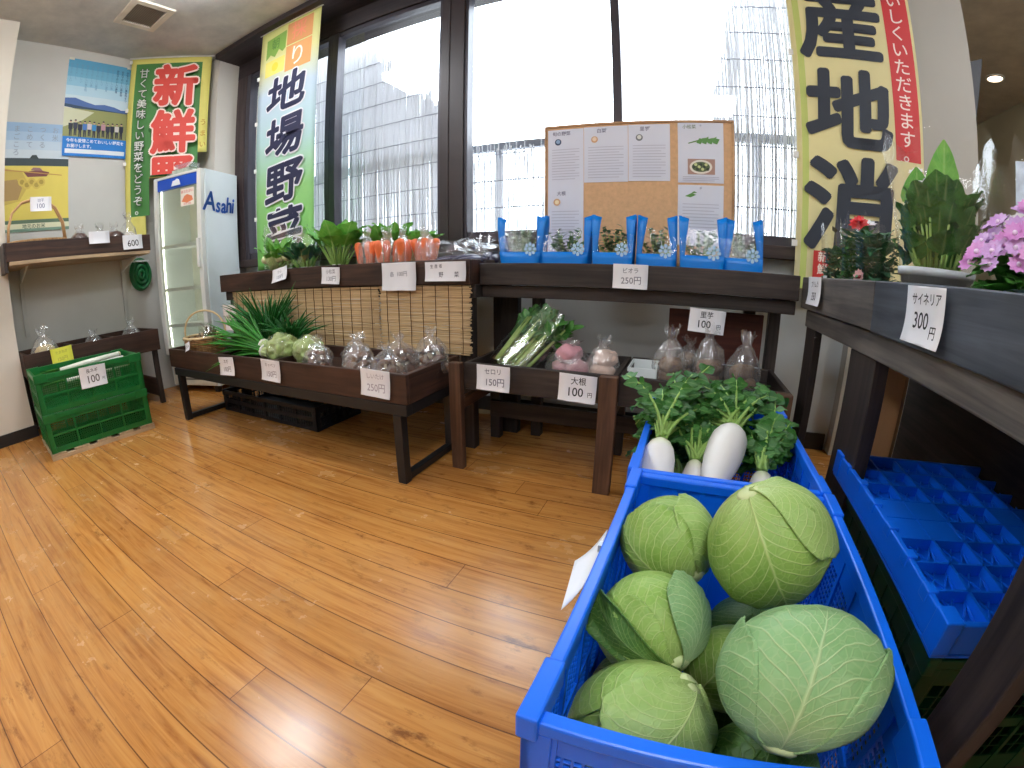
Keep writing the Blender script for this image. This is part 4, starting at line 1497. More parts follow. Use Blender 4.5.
# leeks in the upper green crate
t0 = None
r = random.Random(9)
for i, (dx, dz, lb) in enumerate(((-.09, .0, 'white leek lying highest in the upper green crate'), (-.02, -.022, 'white leek in the upper green crate, second from the front'), (.05, -.05, 'white leek at the front of the upper green crate'), (-.14, -.04, 'white leek at the back of the upper green crate'))):
    t = thing('leek', lb, 'leek', (GX + dx, GY, .43 + dz), GR, 'leeks in the green crate')
    b = MB(); b.tube([(0, -.12, 0), (0, .05, .012), (0, .27, .02)], [.015, .016, .018], 10); b.build('shank', plain('leek_white', (238, 236, 222), .4, var=.03), t, smooth=True)
    b = MB()
    for k in range(5):
        b.leaf((0, -.11, .002 * k), (r.uniform(-.1, .1), -1, r.uniform(-.03, .08)), .19, .014, V((0, 0, 1)), .12, .4, 5, .4)
    b.build('leaves', LEAFM, t, smooth=True)
    b = MB(); b.tube([(0, .27, .02), (0, .283, .021)], [.018, .012], 8); b.build('root_end', plain('leek_root', (200, 186, 150), .8), t, smooth=True)

# ------------------------------------------------------------------ upper bins: greens, carrots, aubergines
def leafy_bunch(b, n, stalk, llen, lw, spread, seed, lean=(0, 0), sr=.004):
    r = random.Random(seed)
    for i in range(n):
        a = 2 * PI * i / n + r.uniform(-.3, .3)
        q = r.uniform(.3, 1)
        d = V((math.cos(a) * spread * q + lean[0], math.sin(a) * spread * q + lean[1], 1)).normalized()
        p = V((math.cos(a) * .02 * q, math.sin(a) * .02 * q, 0))
        l = stalk * r.uniform(.85, 1.15)
        e = p + d * l
        b.mi = 1
        b.tube([p, p.lerp(e, .5) - V((math.cos(a), math.sin(a), 0)) * .006, e], [sr, sr * .9, sr * .6], 6)
        b.mi = 0
        out = V((math.cos(a), math.sin(a), 0))
        b.leaf(e - d * .01, d + out * .25, llen * r.uniform(.8, 1.15), lw * r.uniform(.8, 1.15), -out + V((0, 0, .3)), r.uniform(.1, .7), .3, 7, .5, .12, r.random() * 9)


def greens(name, label, loc, args, mats, bag=None, ties=True):
    t = thing(name, label, 'leafy greens', loc)
    b = MB(); leafy_bunch(b, *args); b.build('leaves', mats, t, smooth=True)
    if ties:
        b = MB(); b.torus((0, 0, .055), .035, .004, 20, 6); b.build('tie', BAND, t, smooth=True)
    if bag:
        b = MB(); bag_mesh(b, *bag); b.build('bag', CLEAR, t, smooth=True)
    return t


def open_bag(b, w0, w1, d, h, lean, seed):
    """conical clear sleeve, open at the top"""
    n = 24
    rings = []
    for k in range(8):
        f = k / 7
        w = w0 + (w1 - w0) * f
        rings.append(b.pts([(math.cos(2 * PI * i / n) * w / 2 * (1 + .08 * math.sin(i * 2.3 + seed + k)) + lean[0] * f * h, math.sin(2 * PI * i / n) * w / 2 * d * (1 + .08 * math.cos(i * 1.7 + k)) + lean[1] * f * h, h * f * (1 + .05 * math.sin(i * 1.9 + seed) * (k == 7))) for i in range(n)]))
    for a, c in zip(rings, rings[1:]):
        for i in range(n):
            b.face([a[i], a[(i + 1) % n], c[(i + 1) % n], c[i]])


def sleeve_greens(name, label, loc, args, mats, sl):
    t = greens(name, label, loc, args, mats)
    b = MB(); open_bag(b, *sl); b.build('sleeve', CLEAR, t, smooth=True)
    return t


ZU = .8155
r = random.Random(21)
t = thing('turnip_bag', 'clear bag of pale stalked greens with small white turnips at the fridge end', 'leafy greens', (-2.30, 1.79, ZU))
b = MB(); leafy_bunch(b, 44, .19, .12, .022, .7, 31, (.45, -.1), .0048); b.build('leaves', [LEAFB, STALKW], t, smooth=True)
for k, (x, y, z) in enumerate(((.16, -.04, .125), (.21, -.05, .122), (.10, -.05, .12), (.185, .01, .13), (-.02, -.06, .118))):
    b = MB(); b.ball((x, y, z), .028, 3, (1.15, 1, .85), .1, k); b.build('turnip', plain('pale_turnip', (214, 216, 170), .5), t, smooth=True)
b = MB(); open_bag(b, .17, .30, .8, .31, (.35, 0), 2); b.build('sleeve', CLEAR, t, smooth=True)
sleeve_greens('dark_greens_bag', 'clear bag of dark leafy greens left of the tall mustard spinach', (-2.02, 1.80, ZU), (34, .13, .12, .036, .7, 32, (-.05, -.1)), [LEAFT, STALK], (.13, .26, .8, .25, (.0, 0), 3))
greens('mustard_spinach', 'large bright mustard spinach bunch spreading its leaves in the middle of the upper bin', (-1.74, 1.78, ZU), (38, .185, .14, .062, .62, 33, (0, 0), .006), [LEAFB, STALK])
greens('mustard_spinach', 'second mustard spinach bunch behind the carrots', (-1.52, 1.93, ZU), (20, .17, .15, .055, .45, 34, (.1, 0), .005), [LEAFB, STALKW])
greens('mustard_spinach', 'third bunch of greens close to the window above the carrots', (-1.36, 1.98, ZU), (16, .15, .14, .055, .45, 35, (.1, 0), .005), [LEAFB, STALKW])
CARROT = plain('carrot_orange', (236, 116, 62), .5, var=.1, vscale=20, bump=.2, bscale=50)
for i, (x, y, lb) in enumerate(((-1.50, 1.74, 'clear bag of carrots at the left of the carrots, beside the spinach'), (-1.385, 1.76, 'clear bag of carrots, second from the left'), (-1.28, 1.75, 'clear bag of carrots right above the large white card'),
                                (-1.245, 1.89, 'clear bag of carrots in the back row by the window'), (-1.185, 1.80, 'clear bag of carrots at the right, beside the aubergines'))):
    t = thing('carrot_bag', lb, 'carrots', (x, y, ZU), i * .9, 'bagged carrots in the upper bin')
    for k in range(3):
        b = MB()
        m = Matrix.Translation(((k - 1) * .028, (.012 if k == 1 else -.008), 0)) @ Matrix.Rotation((k - 1) * .16, 4, 'Y')
        b.lathe([(.005, .004), (.013, .05), (.018, .10), (.0205, .142), (.016, .158), (.005, .162)], seg=14, wob=.06, seed=k + i, m=m)
        b.build('carrot', CARROT, t, smooth=True)
    b = MB(); bag_mesh(b, .125, .075, .22, .3, .45, i + 3); b.build('bag', CLEARH, t, smooth=True)
AUB = plain('aubergine_purple', (44, 38, 66), .3, var=.1)
for i, (x, y, z, lb) in enumerate(((-1.035, 1.75, .062, 'clear bag of aubergines at the front left of the aubergines'), (-.94, 1.76, .066, 'clear bag of aubergines at the front right beside the dark table'), (-1.01, 1.89, .075, 'clear bag of aubergines behind the front pair'), (-.93, 1.96, .085, 'clear bag of aubergines nearest the window'))):
    t = thing('aubergine_bag', lb, 'aubergines', (x, y, ZU + .001), .3 + i * .5, 'bagged aubergines in the upper bin')
    for k in range(3):
        b = MB()
        m = Matrix.Translation((0, (k - 1) * .036, .026 + (z - .045 if k == 1 else z - .055))) @ Matrix.Rotation(PI / 2 - .2, 4, 'Y')
        b.lathe([(.004, -.075), (.02, -.065), (.027, -.03), (.024, .02), (.016, .055), (.008, .066)], seg=14, m=m)
        b.mi = 1
        b.lathe([(.017, .052), (.012, .066), (.004, .085)], seg=8, m=m)
        b.build('aubergine', [AUB, plain('aubergine_cap', (70, 60, 70), .6)], t, smooth=True)
    b = MB()
    b.ball((0, 0, .072), .085, 3, (1.15, .85, .78), .22, i + 4)
    b.tube([(.07, 0, .10), (.10, .01, .135), (.13, .01, .16)], [.012, .010, .028], 10, False)
    b.build('bag', SLEEVE, t)

# ------------------------------------------------------------------ timber table, low bins
CEL = plain('celery_stalk', (168, 196, 112), .45, var=.15, vscale=15, transl=.1)
t = thing('celery_bag', 'big clear bag of celery with dark leaves in the low bin under the table', 'celery', (-.66, 1.60, .400))
r = random.Random(3)
b = MB()
aim = V((.42, .48, .62)).normalized()
sx = V((.8, -.55, -.1)).normalized(); uy = aim.cross(sx).normalized()
for i in range(26):
    a, q = r.uniform(0, 2 * PI), math.sqrt(r.random())
    o = sx * math.cos(a) * q * .085 + uy * math.sin(a) * q * .045 + V((0, 0, .045))
    e = o + aim * r.uniform(.20, .27) + sx * math.cos(a) * q * .055
    b.mi = 0
    b.tube([o - aim * .02, o.lerp(e, .5), e], [.0125, .010, .006], 7, True, .6)
    for k in range(6):
        b.mi = 1
        b.leaf(e - aim * .018 * k, aim * r.uniform(.4, 1.1) + sx * r.uniform(-.9, .9) + uy * r.uniform(-.6, .8), r.uniform(.05, .09), r.uniform(.020, .032), uy, .3, .25, 5, .5, .15, r.random() * 8)
b.build('stalks', [CEL, LEAFD], t, smooth=True)
b = MB()
n = 24
rings = []
for k in range(9):
    f = k / 8
    c = V((0, 0, .045)) + aim * (-.035 + .31 * f)
    w = .105 + .035 * math.sin(f * PI) - (.03 * f)
    rings.append(b.pts([c + sx * math.cos(2 * PI * i / n) * w * (1 + .06 * math.sin(i * 2.7 + k)) + uy * math.sin(2 * PI * i / n) * .066 * (1 + .08 * math.sin(i * 1.9 + k * 2)) for i in range(n)]))
for a, c in zip(rings, rings[1:]):
    for i in range(n):
        b.face([a[i], a[(i + 1) % n], c[(i + 1) % n], c[i]])
b.build('bag', CLEAR, t, smooth=True)
lump_bag('sweet_potato_bag', 'clear bag of pink sweet potatoes beside the celery', 'sweet potatoes', (-.425, 1.63, .4000), .19, .15, .15, SWEETP, 4, .052, 3, part='sweet_potato')
lump_bag('radish_bag', 'clear bag with a tied top in the corner of the celery bin', 'packet', (-.295, 1.65, .4000), .13, .13, .165, plain('pale_pink_root', (226, 196, 180), .6), 3, .045, 5, part='root')
for i, (x, y, h, lb) in enumerate(((-.04, 1.66, .22, 'clear bag of taro with its top sticking up left of centre'), (.105, 1.70, .235, 'clear bag of taro with a white frilled top under the price card'), (.235, 1.66, .22, 'clear bag of taro at the right end of the low bin'), (.03, 1.80, .17, 'low clear bag of taro at the back of the bin'))):
    lump_bag('taro_bag', lb, 'taro', (x, y, .4000), .13, .13, h, TARO, 5, .042, i + 4, part='taro')
t = thing('styrofoam_tray', 'flat white tray at the left of the taro bin', 'tray', (-.14, 1.70, .4000))
b = MB()
b.box(-.055, .055, -.09, .09, 0, .004); b.build('bottom', WHITEP, t)
b = MB()
for q in ((-.055, -.05, -.09, .09), (.05, .055, -.09, .09), (-.0499, .0499, -.09, -.085), (-.0499, .0499, .085, .09)):
    b.box(*q, .0045, .07)
b.build('sides', WHITEP, t)

# ------------------------------------------------------------------ seedlings in blue plastic carrier bags
SKYB = plain('sky_blue_plastic', (8, 136, 236), .35, var=.05, transl=.12)
SOIL = plain('potting_soil', (52, 42, 34), .9, var=.3, vscale=60)
EMB = plain('pale_blue_print', (176, 214, 240), .5)


def seedling_bag(label, loc, w, top, rz, seed):
    t = thing('seedling_bag', label, 'potted seedling', loc, rz, 'blue seedling bags on the dark table')
    hw, tw, d, hb = w / 2, top / 2, .048, .098
    H, E = .215, .255
    def front(x, f):                                 # half widths and bulge at height f
        return hw + (tw - hw) * f
    for sg, nm in ((-1, 'front'), (1, 'back')):
        b = MB()
        b.grid(lambda u, v: V(((u * 2 - 1) * front(0, v * hb / H), sg * (d + .006 * math.sin(u * PI)), v * hb)), 8, 4)
        b.build(nm + '_band', SKYB, t, smooth=True, solid=.0012)
        b = MB()
        b.grid(lambda u, v: V(((u * 2 - 1) * front(0, (hb + v * (H - hb)) / H), sg * (d + .006 * math.sin(u * PI) * (1 - v) - .02 * v), hb + v * (H - hb) - .016 * v * math.sin(u * PI))), 8, 8)
        b.build(nm + '_window', SLEEVE, t, smooth=True)
    for sg in (-1, 1):
        b = MB()
        def side(u, v):
            f = v * E / H
            x = front(0, min(f, 1.12)) * sg
            pinch = .026 * math.sin(PI * u) * (1 - .6 * v)
            return V((x - sg * pinch, (u * 2 - 1) * (d - .02 * min(1, v)) * (1 - .45 * max(0, v - .8) / .2), v * E))
        b.grid(side, 6, 10)
        b.build('side_gusset', SKYB, t, smooth=True, solid=.0012)
        b = MB()                                     # coloured edge strip on the front
        def strip(u, v):
            f = v * E / H
            x = front(0, min(f, 1.12)) * sg
            ww = .006 + .034 * v
            return V((x - sg * ww * u, -(d - .02 * min(1, v)) * (1 - .45 * max(0, v - .8) / .2) - .001, v * E - .012 * u * v))
        b.grid(strip, 2, 10)
        b.build('edge_strip', SKYB, t, smooth=True, solid=.0012)
    b = MB()
    b.lathe([(min(hw, .055) * .72, .004), (min(hw, .055) * .8, .085), (min(hw, .055) * .84, .09)], seg=16, m=Matrix.Scale(.72, 4, (0, 1, 0)))
    b.build('pot', plain('dark_pot', (40, 44, 48), .5), t, smooth=True)
    b = MB(); b.ball((0, 0, .086), 1, 2, (min(hw, .055) * .8, .03, .008), .3, seed); so = b.build('soil', SOIL, t, smooth=True)
    for ch in t.children:
        if ch.name.startswith('pot'):
            so.parent = ch
    r = random.Random(seed)
    b = MB()
    for k in range(30):
        a = r.uniform(0, 2 * PI); q = r.uniform(.2, 1)
        p = V((math.cos(a) * .03 * q, math.sin(a) * .018 * q, .088))
        e = p + V((math.cos(a) * hw * .75 * q + r.uniform(-.012, .012), math.sin(a) * .018, r.uniform(.02, .115)))
        b.mi = 1
        b.tube([p, p.lerp(e, .5), e], [.0018, .0016, .001], 5)
        b.mi = 0
        for j in range(5):
            f = .35 + .65 * j / 4
            an = r.uniform(0, 2 * PI)
            b.leaf(p.lerp(e, f), (math.cos(an), math.sin(an) * .6, r.uniform(.1, .8)), r.uniform(.018, .036), r.uniform(.009, .014), V((0, 0, 1)), .3, .2, 3, .5)
    b.build('seedling', [LEAFT, STALK], t, smooth=True)
    b = MB()
    cx = front(0, .45) - .042
    cz, yy = hb + .012, -d - .0075
    for k in range(8):
        a = 2 * PI * k / 8
        b.poly([(cx + math.cos(a + q) * rr, yy, cz + math.sin(a + q) * rr) for q, rr in ((-.12, .010), (-.36, .020), (-.22, .027), (0, .029), (.22, .027), (.36, .020), (.12, .010))])
    b.poly([(cx + math.cos(2 * PI * k / 14) * .0085, yy, cz + math.sin(2 * PI * k / 14) * .0085) for k in range(14)])
    em = b.build('flower_emblem', EMB, t)
    for ch in t.children:
        if ch.name.startswith('front_band'):
            em.parent = ch
    return t


for i, (x0, x1, tx0, tx1, lb) in enumerate(((-.776, -.618, -.824, -.60, 'leftmost blue seedling bag at the end by the aubergines'), (-.608, -.41, -.632, -.385, 'wide blue seedling bag, second from the left, before the board\'s left edge'),
                                          (-.376, -.222, -.394, -.214, 'blue seedling bag third from the left, over the upper price card'), (-.204, -.044, -.21, -.05, 'blue seedling bag fourth from the left, just right of the upper price card'),
                                          (-.026, .137, -.046, .143, 'blue seedling bag fifth from the left, in front of the pinned recipe'), (.139, .295, .16, .312, 'rightmost blue seedling bag near the yellow banner'))):
    seedling_bag(lb, ((x0 + x1) / 2, 1.83 + .012 * (i % 2), .7985), x1 - x0, (tx1 - tx0) * .98, 0, 40 + i)

# ------------------------------------------------------------------ flower pots on the right shelf
def pot(b, r, h, c=(0, 0, 0)):
    b.lathe([(r * .70, .0), (r * .92, h * .86), (r * 1.0, h * .86), (r * 1.02, h), (r * .94, h), (r * .90, h * .9), (.002, h * .88)], c, 28)


def sleeve(b, r0, r1, z0, z1, seed, n=30):
    rings = []
    for k in range(10):
        f = k / 9
        rr = r0 + (r1 - r0) * f
        rings.append(b.pts([(math.cos(2 * PI * i / n) * rr * (1 + .05 * math.sin(i * 2.1 + seed + k * .4)), math.sin(2 * PI * i / n) * rr * (1 + .05 * math.cos(i * 1.7 + seed)), z0 + (z1 - z0) * f * (1 + (.10 * math.sin(i * 1.3 + seed) + .05 * math.sin(i * 2.9)) * (k == 9))) for i in range(n)]))
    for a, c in zip(rings, rings[1:]):
        for i in range(n):
            b.face([a[i], a[(i + 1) % n], c[(i + 1) % n], c[i]])


def flower(b, c, r, n, d, petal, centre=None, seed=0, cup=.35):
    d = V(d).normalized()
    s = d.orthogonal().normalized(); u = d.cross(s)
    b.mi = petal
    for k in range(n):
        a = 2 * PI * k / n + seed
        o = s * math.cos(a) + u * math.sin(a)
        b.leaf(c, o + d * cup, r, r * .42, d, 0, .15, 4, .6)
    if centre is not None:
        b.mi = centre
        b.ball(V(c) + d * r * .12, r * .22, 2, (1, 1, 1))


def bushy(b, n, r, h, lw, seed, z0, ll=None, up=.5):
    rr = random.Random(seed)
    for k in range(n):
        a = rr.uniform(0, 2 * PI); q = rr.random() ** .5
        z = z0 + rr.random() * h
        p = V((math.cos(a) * r * q * .8, math.sin(a) * r * q * .8, z))
        b.leaf(p, (math.cos(a), math.sin(a), rr.uniform(-.1, 1) * up), (ll or lw * 2.2) * rr.uniform(.7, 1.2), lw * rr.uniform(.7, 1.2), V((0, 0, 1)), rr.uniform(.1, .6), .25, 5, .5, .1, rr.random() * 9)


ZS = .753
RED = plain('coral_red_petal', (232, 70, 74), .5, transl=.2)
WHT = plain('white_petal', (240, 238, 240), .5, transl=.2)
WINE = plain('wine_red_petal', (150, 24, 44), .5)
LILAC = leaf_mat('lilac_petal', (200, 150, 214), (228, 190, 232), vein=(240, 200, 240))
MAG = leaf_mat('magenta_petal', (208, 130, 204), (228, 166, 220), vein=(240, 190, 230))
POTG = plain('pale_grey_pot', (188, 194, 198), .4, var=.04)
POTD = plain('black_nursery_pot', (42, 42, 44), .5)

t = thing('potted_plant', 'small dark leaved plant in clear sleeve at the far end of the shelf', 'potted plant', (.545, 1.645, ZS))
b = MB(); pot(b, .04, .075); b.build('pot', POTD, t, smooth=True)
b = MB(); bushy(b, 190, .055, .11, .015, 1, .08, .036, 1.6); b.build('foliage', LEAFT, t, smooth=True)
b = MB()
rr = random.Random(2)
for k in range(5):
    e = V((rr.uniform(-.03, .03), rr.uniform(-.03, .03), rr.uniform(.22, .29)))
    b.tube([(0, 0, .12), e * .6 + V((0, 0, .05)), e], .002, 5)
    b.leaf(e, (rr.uniform(-1, 1), rr.uniform(-1, 1), .6), .03, .012, V((0, 0, 1)), .2, .2, 4)
b.build('stems', plain('brown_stem', (94, 88, 60), .7), t, smooth=True)
b = MB(); sleeve(b, .045, .068, .02, .27, 1); b.build('sleeve', SLEEVE, t, smooth=True)
b = MB(); b.box(-.055, -.05, -.035, -.005, .085, .103); b.build('pot_label', PAPER, t)

t = thing('potted_plant', 'pot plant with one coral red flower in a clear sleeve', 'potted plant', (.545, 1.455, ZS))
b = MB(); pot(b, .042, .075); b.build('pot', POTD, t, smooth=True)
b = MB(); bushy(b, 230, .05, .15, .017, 3, .08, .040, 1.6); b.build('foliage', LEAFD, t, smooth=True)
b = MB(); 
for k in range(3):
    flower(b, (-.01, -.02, .262 + k * .004), .034 - k * .006, 9, (-.3, -.6, .7), 0, None, k * .3, .2 + k * .5)
b.build('red_flower', [RED], t, smooth=True)
b = MB(); flower(b, (.035, .02, .272), .03, 9, (0, -.4, .8), 0, 0, 1); b.build('white_flower', [WHT], t, smooth=True)
b = MB(); sleeve(b, .046, .062, .02, .27, 4); b.build('sleeve', SLEEVE, t, smooth=True)

t = thing('potted_plant', 'dark green plant beside the coral red flower, wine red rosette in front', 'potted plant', (.555, 1.335, ZS))
b = MB(); pot(b, .042, .075); b.build('pot', plain('terracotta_pot', (168, 120, 96), .6), t, smooth=True)
b = MB(); bushy(b, 240, .06, .14, .017, 5, .08, .042, 1.6); b.build('foliage', LEAFT, t, smooth=True)
b = MB(); flower(b, (-.052, -.02, .103), .024, 10, (-1, -.4, .1), 0, 1, 0); b.build('rosette', [plain('pale_pink_petal', (224, 176, 176), .5), WINE], t, smooth=True)
b = MB(); sleeve(b, .046, .066, .02, .24, 6); b.build('sleeve', SLEEVE, t, smooth=True)

t = thing('potted_plant', 'large leafy cineraria in a wide pale pot and tall clear sleeve', 'potted plant', (.615, 1.085, ZS))
b = MB(); pot(b, .094, .135); b.build('pot', POTG, t, smooth=True)
b = MB()
rr = random.Random(8)
for k in range(130):
    a = rr.uniform(0, 2 * PI); q = rr.random() ** .5
    p = V((math.cos(a) * .05 * q, math.sin(a) * .05 * q, .12))
    e = V((math.cos(a) * .085 * q, math.sin(a) * .085 * q, rr.uniform(.14, .28)))
    b.mi = 1; b.tube([p, p.lerp(e, .5), e], .003, 5); b.mi = 0
    b.leaf(e, (math.cos(a) * .5, math.sin(a) * .5, 1), rr.uniform(.05, .08), rr.uniform(.030, .044), V((-math.cos(a), -math.sin(a), .4)), rr.uniform(0, .35), .3, 7, .6, .12, rr.random() * 9)
b.mi = 2
for (x, y, z, l) in ((-.02, -.05, .30, .13), (.03, .02, .29, .11), (-.045, .03, .28, .10)):
    b.leaf((x, y, z), (x * 2, y * .5 - .1, 1), l, .04, V((.3, 1, .3)), .05, .3, 7, .55, .12, 2)
b.build('foliage', [LEAFD, STALK, LEAFB], t, smooth=True)
b = MB()
for k in range(7):
    a = k * 1.3
    flower(b, (.0 + .04 * math.cos(a), .045 + .03 * math.sin(a), .345 + .012 * (k % 3)), .022, 9, (-.4, -.5, .8), 0, 1, k)
b.build('flower_heads', [WHT, plain('pale_lilac_centre', (206, 184, 220), .5)], t, smooth=True)
b = MB(); sleeve(b, .085, .135, .09, .42, 8); b.build('sleeve', SLEEVE, t, smooth=True)

t = thing('potted_plant', 'lilac pink flowering pot plant at the right edge of the shelf', 'potted plant', (.64, .775, ZS))
b = MB(); pot(b, .075, .105); b.build('pot', plain('blue_grey_pot', (120, 150, 170), .4), t, smooth=True)
b = MB(); bushy(b, 80, .095, .07, .034, 9, .09, .075, .2); b.build('foliage', LEAFM, t, smooth=True)
b = MB()
rr = random.Random(12)
for k in range(80):
    a = rr.uniform(0, 2 * PI); q = rr.random() ** .5
    p = V((math.cos(a) * .125 * q, math.sin(a) * .125 * q, .250 - .115 * q * q + rr.uniform(-.015, .015)))
    flower(b, p, rr.uniform(.019, .025), 10, (math.cos(a) * q - .2, math.sin(a) * q - .3, .8), rr.choice((0, 0, 0, 1)), 2, k)
b.build('flower_heads', [LILAC, MAG, plain('pale_centre', (236, 214, 236), .5)], t, smooth=True)

t = thing('potted_plant', 'pale flowering pot plant behind the lilac one, plain white flowers', 'potted plant', (.80, .985, ZS))
b = MB(); pot(b, .06, .10); b.build('pot', POTD, t, smooth=True)
b = MB(); bushy(b, 60, .06, .14, .02, 14, .10, .05); b.build('foliage', LEAFT, t, smooth=True)
b = MB()
for k in range(18):
    a = k * 2.4
    q = (k / 18) ** .5
    flower(b, (math.cos(a) * .06 * q, math.sin(a) * .06 * q, .285 - .03 * q), .02, 9, (math.cos(a) * .5 - .3, math.sin(a) * .5 - .4, .8), 0, 1, k)
b.build('flower_heads', [WHT, YEL], t, smooth=True)
b = MB(); sleeve(b, .07, .105, .05, .40, 15); b.build('sleeve', SLEEVE, t, smooth=True)
b = MB(); b.box(-.0, .10, -.02, -.016, .30, .41, Matrix.Translation((.0, .05, 0)) @ Matrix.Rotation(-.6, 4, 'Z')); b.build('care_card', plain('pale_blue_card', (206, 220, 240), .5, var=.2, vscale=40), t)

# hose on the wall between the shelf and the fridge
t = thing('garden_hose', 'coiled green hose hanging on the left wall under the wall bin', 'hose', (-3.70, 1.50, .83))
b = MB()
for k in range(9):
    b.torus((-3.758 + .016 * (k // 3), 1.50, .955), (.030, .056, .082)[k % 3] - .004 * (k // 3), .013, 40, 8, (V((0, 1, 0)), V((0, 0, 1.45))))
b.build('coil', plain('green_hose', (24, 110, 60), .4), t, smooth=True, world=True)
b = MB(); b.box(-3.778, -3.70, 1.44, 1.56, 1.05, 1.062); b.box(-3.778, -3.765, 1.42, 1.58, .85, 1.05); b.build('bracket', WHITEP, t, world=True)

# ------------------------------------------------------------------ price cards
RX, RY, UZ = V((1, 0, 0)), V((0, 1, 0)), V((0, 0, 1))
FACE = {'w': (RX, UZ), 'l': (RY, UZ), 'r': (-RY, UZ)}


def card(label, centre, face, w, h, lines, tilt=0, lean=0, mat=None, ink=None, curl=.006, name='price_card', group=None, cat='price card'):
    """lines = (text, x, y, size) in card units"""
    r, u = FACE[face]
    n = r.cross(u)
    r2 = r * math.cos(tilt) + u * math.sin(tilt)
    u2 = -r * math.sin(tilt) + u * math.cos(tilt)
    u3 = u2 * math.cos(lean) + n * math.sin(lean)
    c = V(centre)
    t = thing(name, label, cat, c - UZ * h / 2, 0, group)
    F = frame(c, r2, u3)
    bend = lambda x, y: curl * (y / h * 2) ** 2 * (1 if y < 0 else .3)
    b = MB(); sheet(b, F, w, h, .0012, bend, 30); b.build('paper', mat or PAPER, t, smooth=True, world=True)
    if lines:
        p = Print(F, bend)
        for tx, x, y, s in lines:
            p.text(tx, x * w, y * h, s * h, ink or INK, .008, .95, .03)
        p.build('handwriting', t).parent = [c for c in t.children if c.name.startswith('paper')][0]
    return t


card('white price card on the dark upper bin below the blue seedling bags', (-.214, 1.714, .803), 'w', .135, .094, (('ビオラ', .0, .22, .24), ('250円', .03, -.18, .36)), -.01, mat=PAPER, ink=K((120, 120, 130)))
card('white card reading 100 on the red brown board above the taro', (.086, 1.712, .652), 'w', .136, .088, (('里芋', -.02, .24, .30), ('100', -.08, -.16, .44), ('円', .34, -.2, .22)), -.06)
card('white price card hanging at the left of the celery bin', (-.676, 1.462, .415), 'w', .137, .098, (('セロリ', .0, .24, .26), ('150円', .05, -.18, .36)), -.02, ink=K((110, 112, 124)))
card('white card reading 100 on the celery bin by the thick middle post', (-.349, 1.462, .410), 'w', .137, .100, (('大根', .02, .24, .30), ('100', -.06, -.16, .44), ('円', .34, -.2, .2)), -.04)
card('small price card on the brown bin under the lying green onions', (-2.095, 1.246, .395), 'w', .145, .095, (('ネギ', .0, .24, .26), ('100円', .03, -.18, .34)), .05, ink=K((120, 104, 108)))
card('price card on the brown bin under the wrapped pale cabbages', (-1.708, 1.246, .404), 'w', .142, .100, (('キャベツ', .0, .24, .22), ('150円', .03, -.18, .34)), -.03, ink=K((150, 140, 148)))
card('price card reading 250 on the brown bin under the mushroom bags', (-1.068, 1.246, .408), 'w', .142, .106, (('しいたけ', .0, .24, .22), ('250円', .03, -.18, .36)), -.04, ink=K((168, 160, 172)))
card('tilted white card below the bagged greens nearest the fridge', (-2.07, 1.633, .838), 'w', .135, .078, (('かぶ', .0, .22, .26), ('120円', .03, -.18, .34)), .16, -.25, ink=K((150, 150, 160)))
card('white price card under the tall mustard spinach bunch', (-1.667, 1.643, .815), 'w', .13, .085, (('小松菜', .0, .22, .28), ('130円', .03, -.2, .36)), -.05, ink=K((130, 126, 134)))
card('large white card hanging from the upper bin below the carrots', (-1.231, 1.643, .797), 'w', .192, .128, (('各  100円', .0, .08, .20),), .0, ink=K((140, 140, 150)))
card('wide white card on the upper bin below the aubergine bags', (-.983, 1.643, .815), 'w', .203, .084, (('生 産 者', -.22, .26, .22), ('野', -.1, -.18, .30), ('菜', .28, -.18, .30)), .0, ink=K((84, 84, 96)))
card('tall white card standing behind the dark chives at the left', (-2.45, 1.52, .607), 'w', .145, .155, (('ニラ', .0, .26, .2), ('100円', .02, .02, .22), ('地場産', .0, -.26, .16)), -.02, mat=plain('pale_pink_card', (236, 224, 224), .7, var=.02), ink=K((150, 60, 70)))
card('small white card on the rim of the round wicker basket', (-2.56, 1.268, .47), 'w', .06, .05, (('こごみ', 0, .0, .3),), .3, -.2)
card('white card reading 100 hung on the bamboo basket handle', (-3.30, .648, 1.432), 'l', .137, .088, (('切干', .0, .24, .26), ('100', -.02, -.14, .46)), .0, ink=K((120, 122, 150)))
card('plain white card on the wall bin in the middle', (-3.287, 1.03, 1.205), 'l', .145, .080, (), .01)
card('white card reading 600 at the fridge end of the wall bin', (-3.287, 1.27, 1.163), 'l', .145, .097, (('600', .02, -.1, .62),), .03)
card('yellow card on the low brown bin behind the green crates', (-3.285, .69, .493), 'l', .145, .112, (('たまねぎ', .0, .24, .2), ('150円', .0, -.14, .28)), .03, mat=plain('yellow_card', (238, 232, 84), .7, var=.03), ink=K((196, 186, 70)))
card('white card reading 100 on the front of the upper green crate', (-2.766, .735, .402), 'l', .158, .115, (('長ネギ', -.02, .26, .22), ('100', -.02, -.14, .50), ('円', .38, -.2, .16)), -.02, ink=K((84, 76, 76)))
card('narrow white price card at the far end of the grey flower shelf', (.429, 1.525, .800), 'r', .150, .092, (('プリムラ', .05, .22, .24), ('350', .02, -.2, .40)), .0)
card('white card reading 300 in katakana on the slate front of the flower shelf', (.427, .781, .790), 'r', .138, .100, (('サイネリア', .04, .27, .225), ('300', -.05, -.10, .40), ('円', .30, -.26, .24)), .0)
t = thing('price_card', 'white card sticking out from the left side of the cabbage crate', 'price card', (-.11, .49, .40))
QA, QB, QC, QD = V((-.0845, .625, .408)), V((-.0845, .52, .402)), V((-.109, .442, .385)), V((-.121, .557, .383))
b = MB()
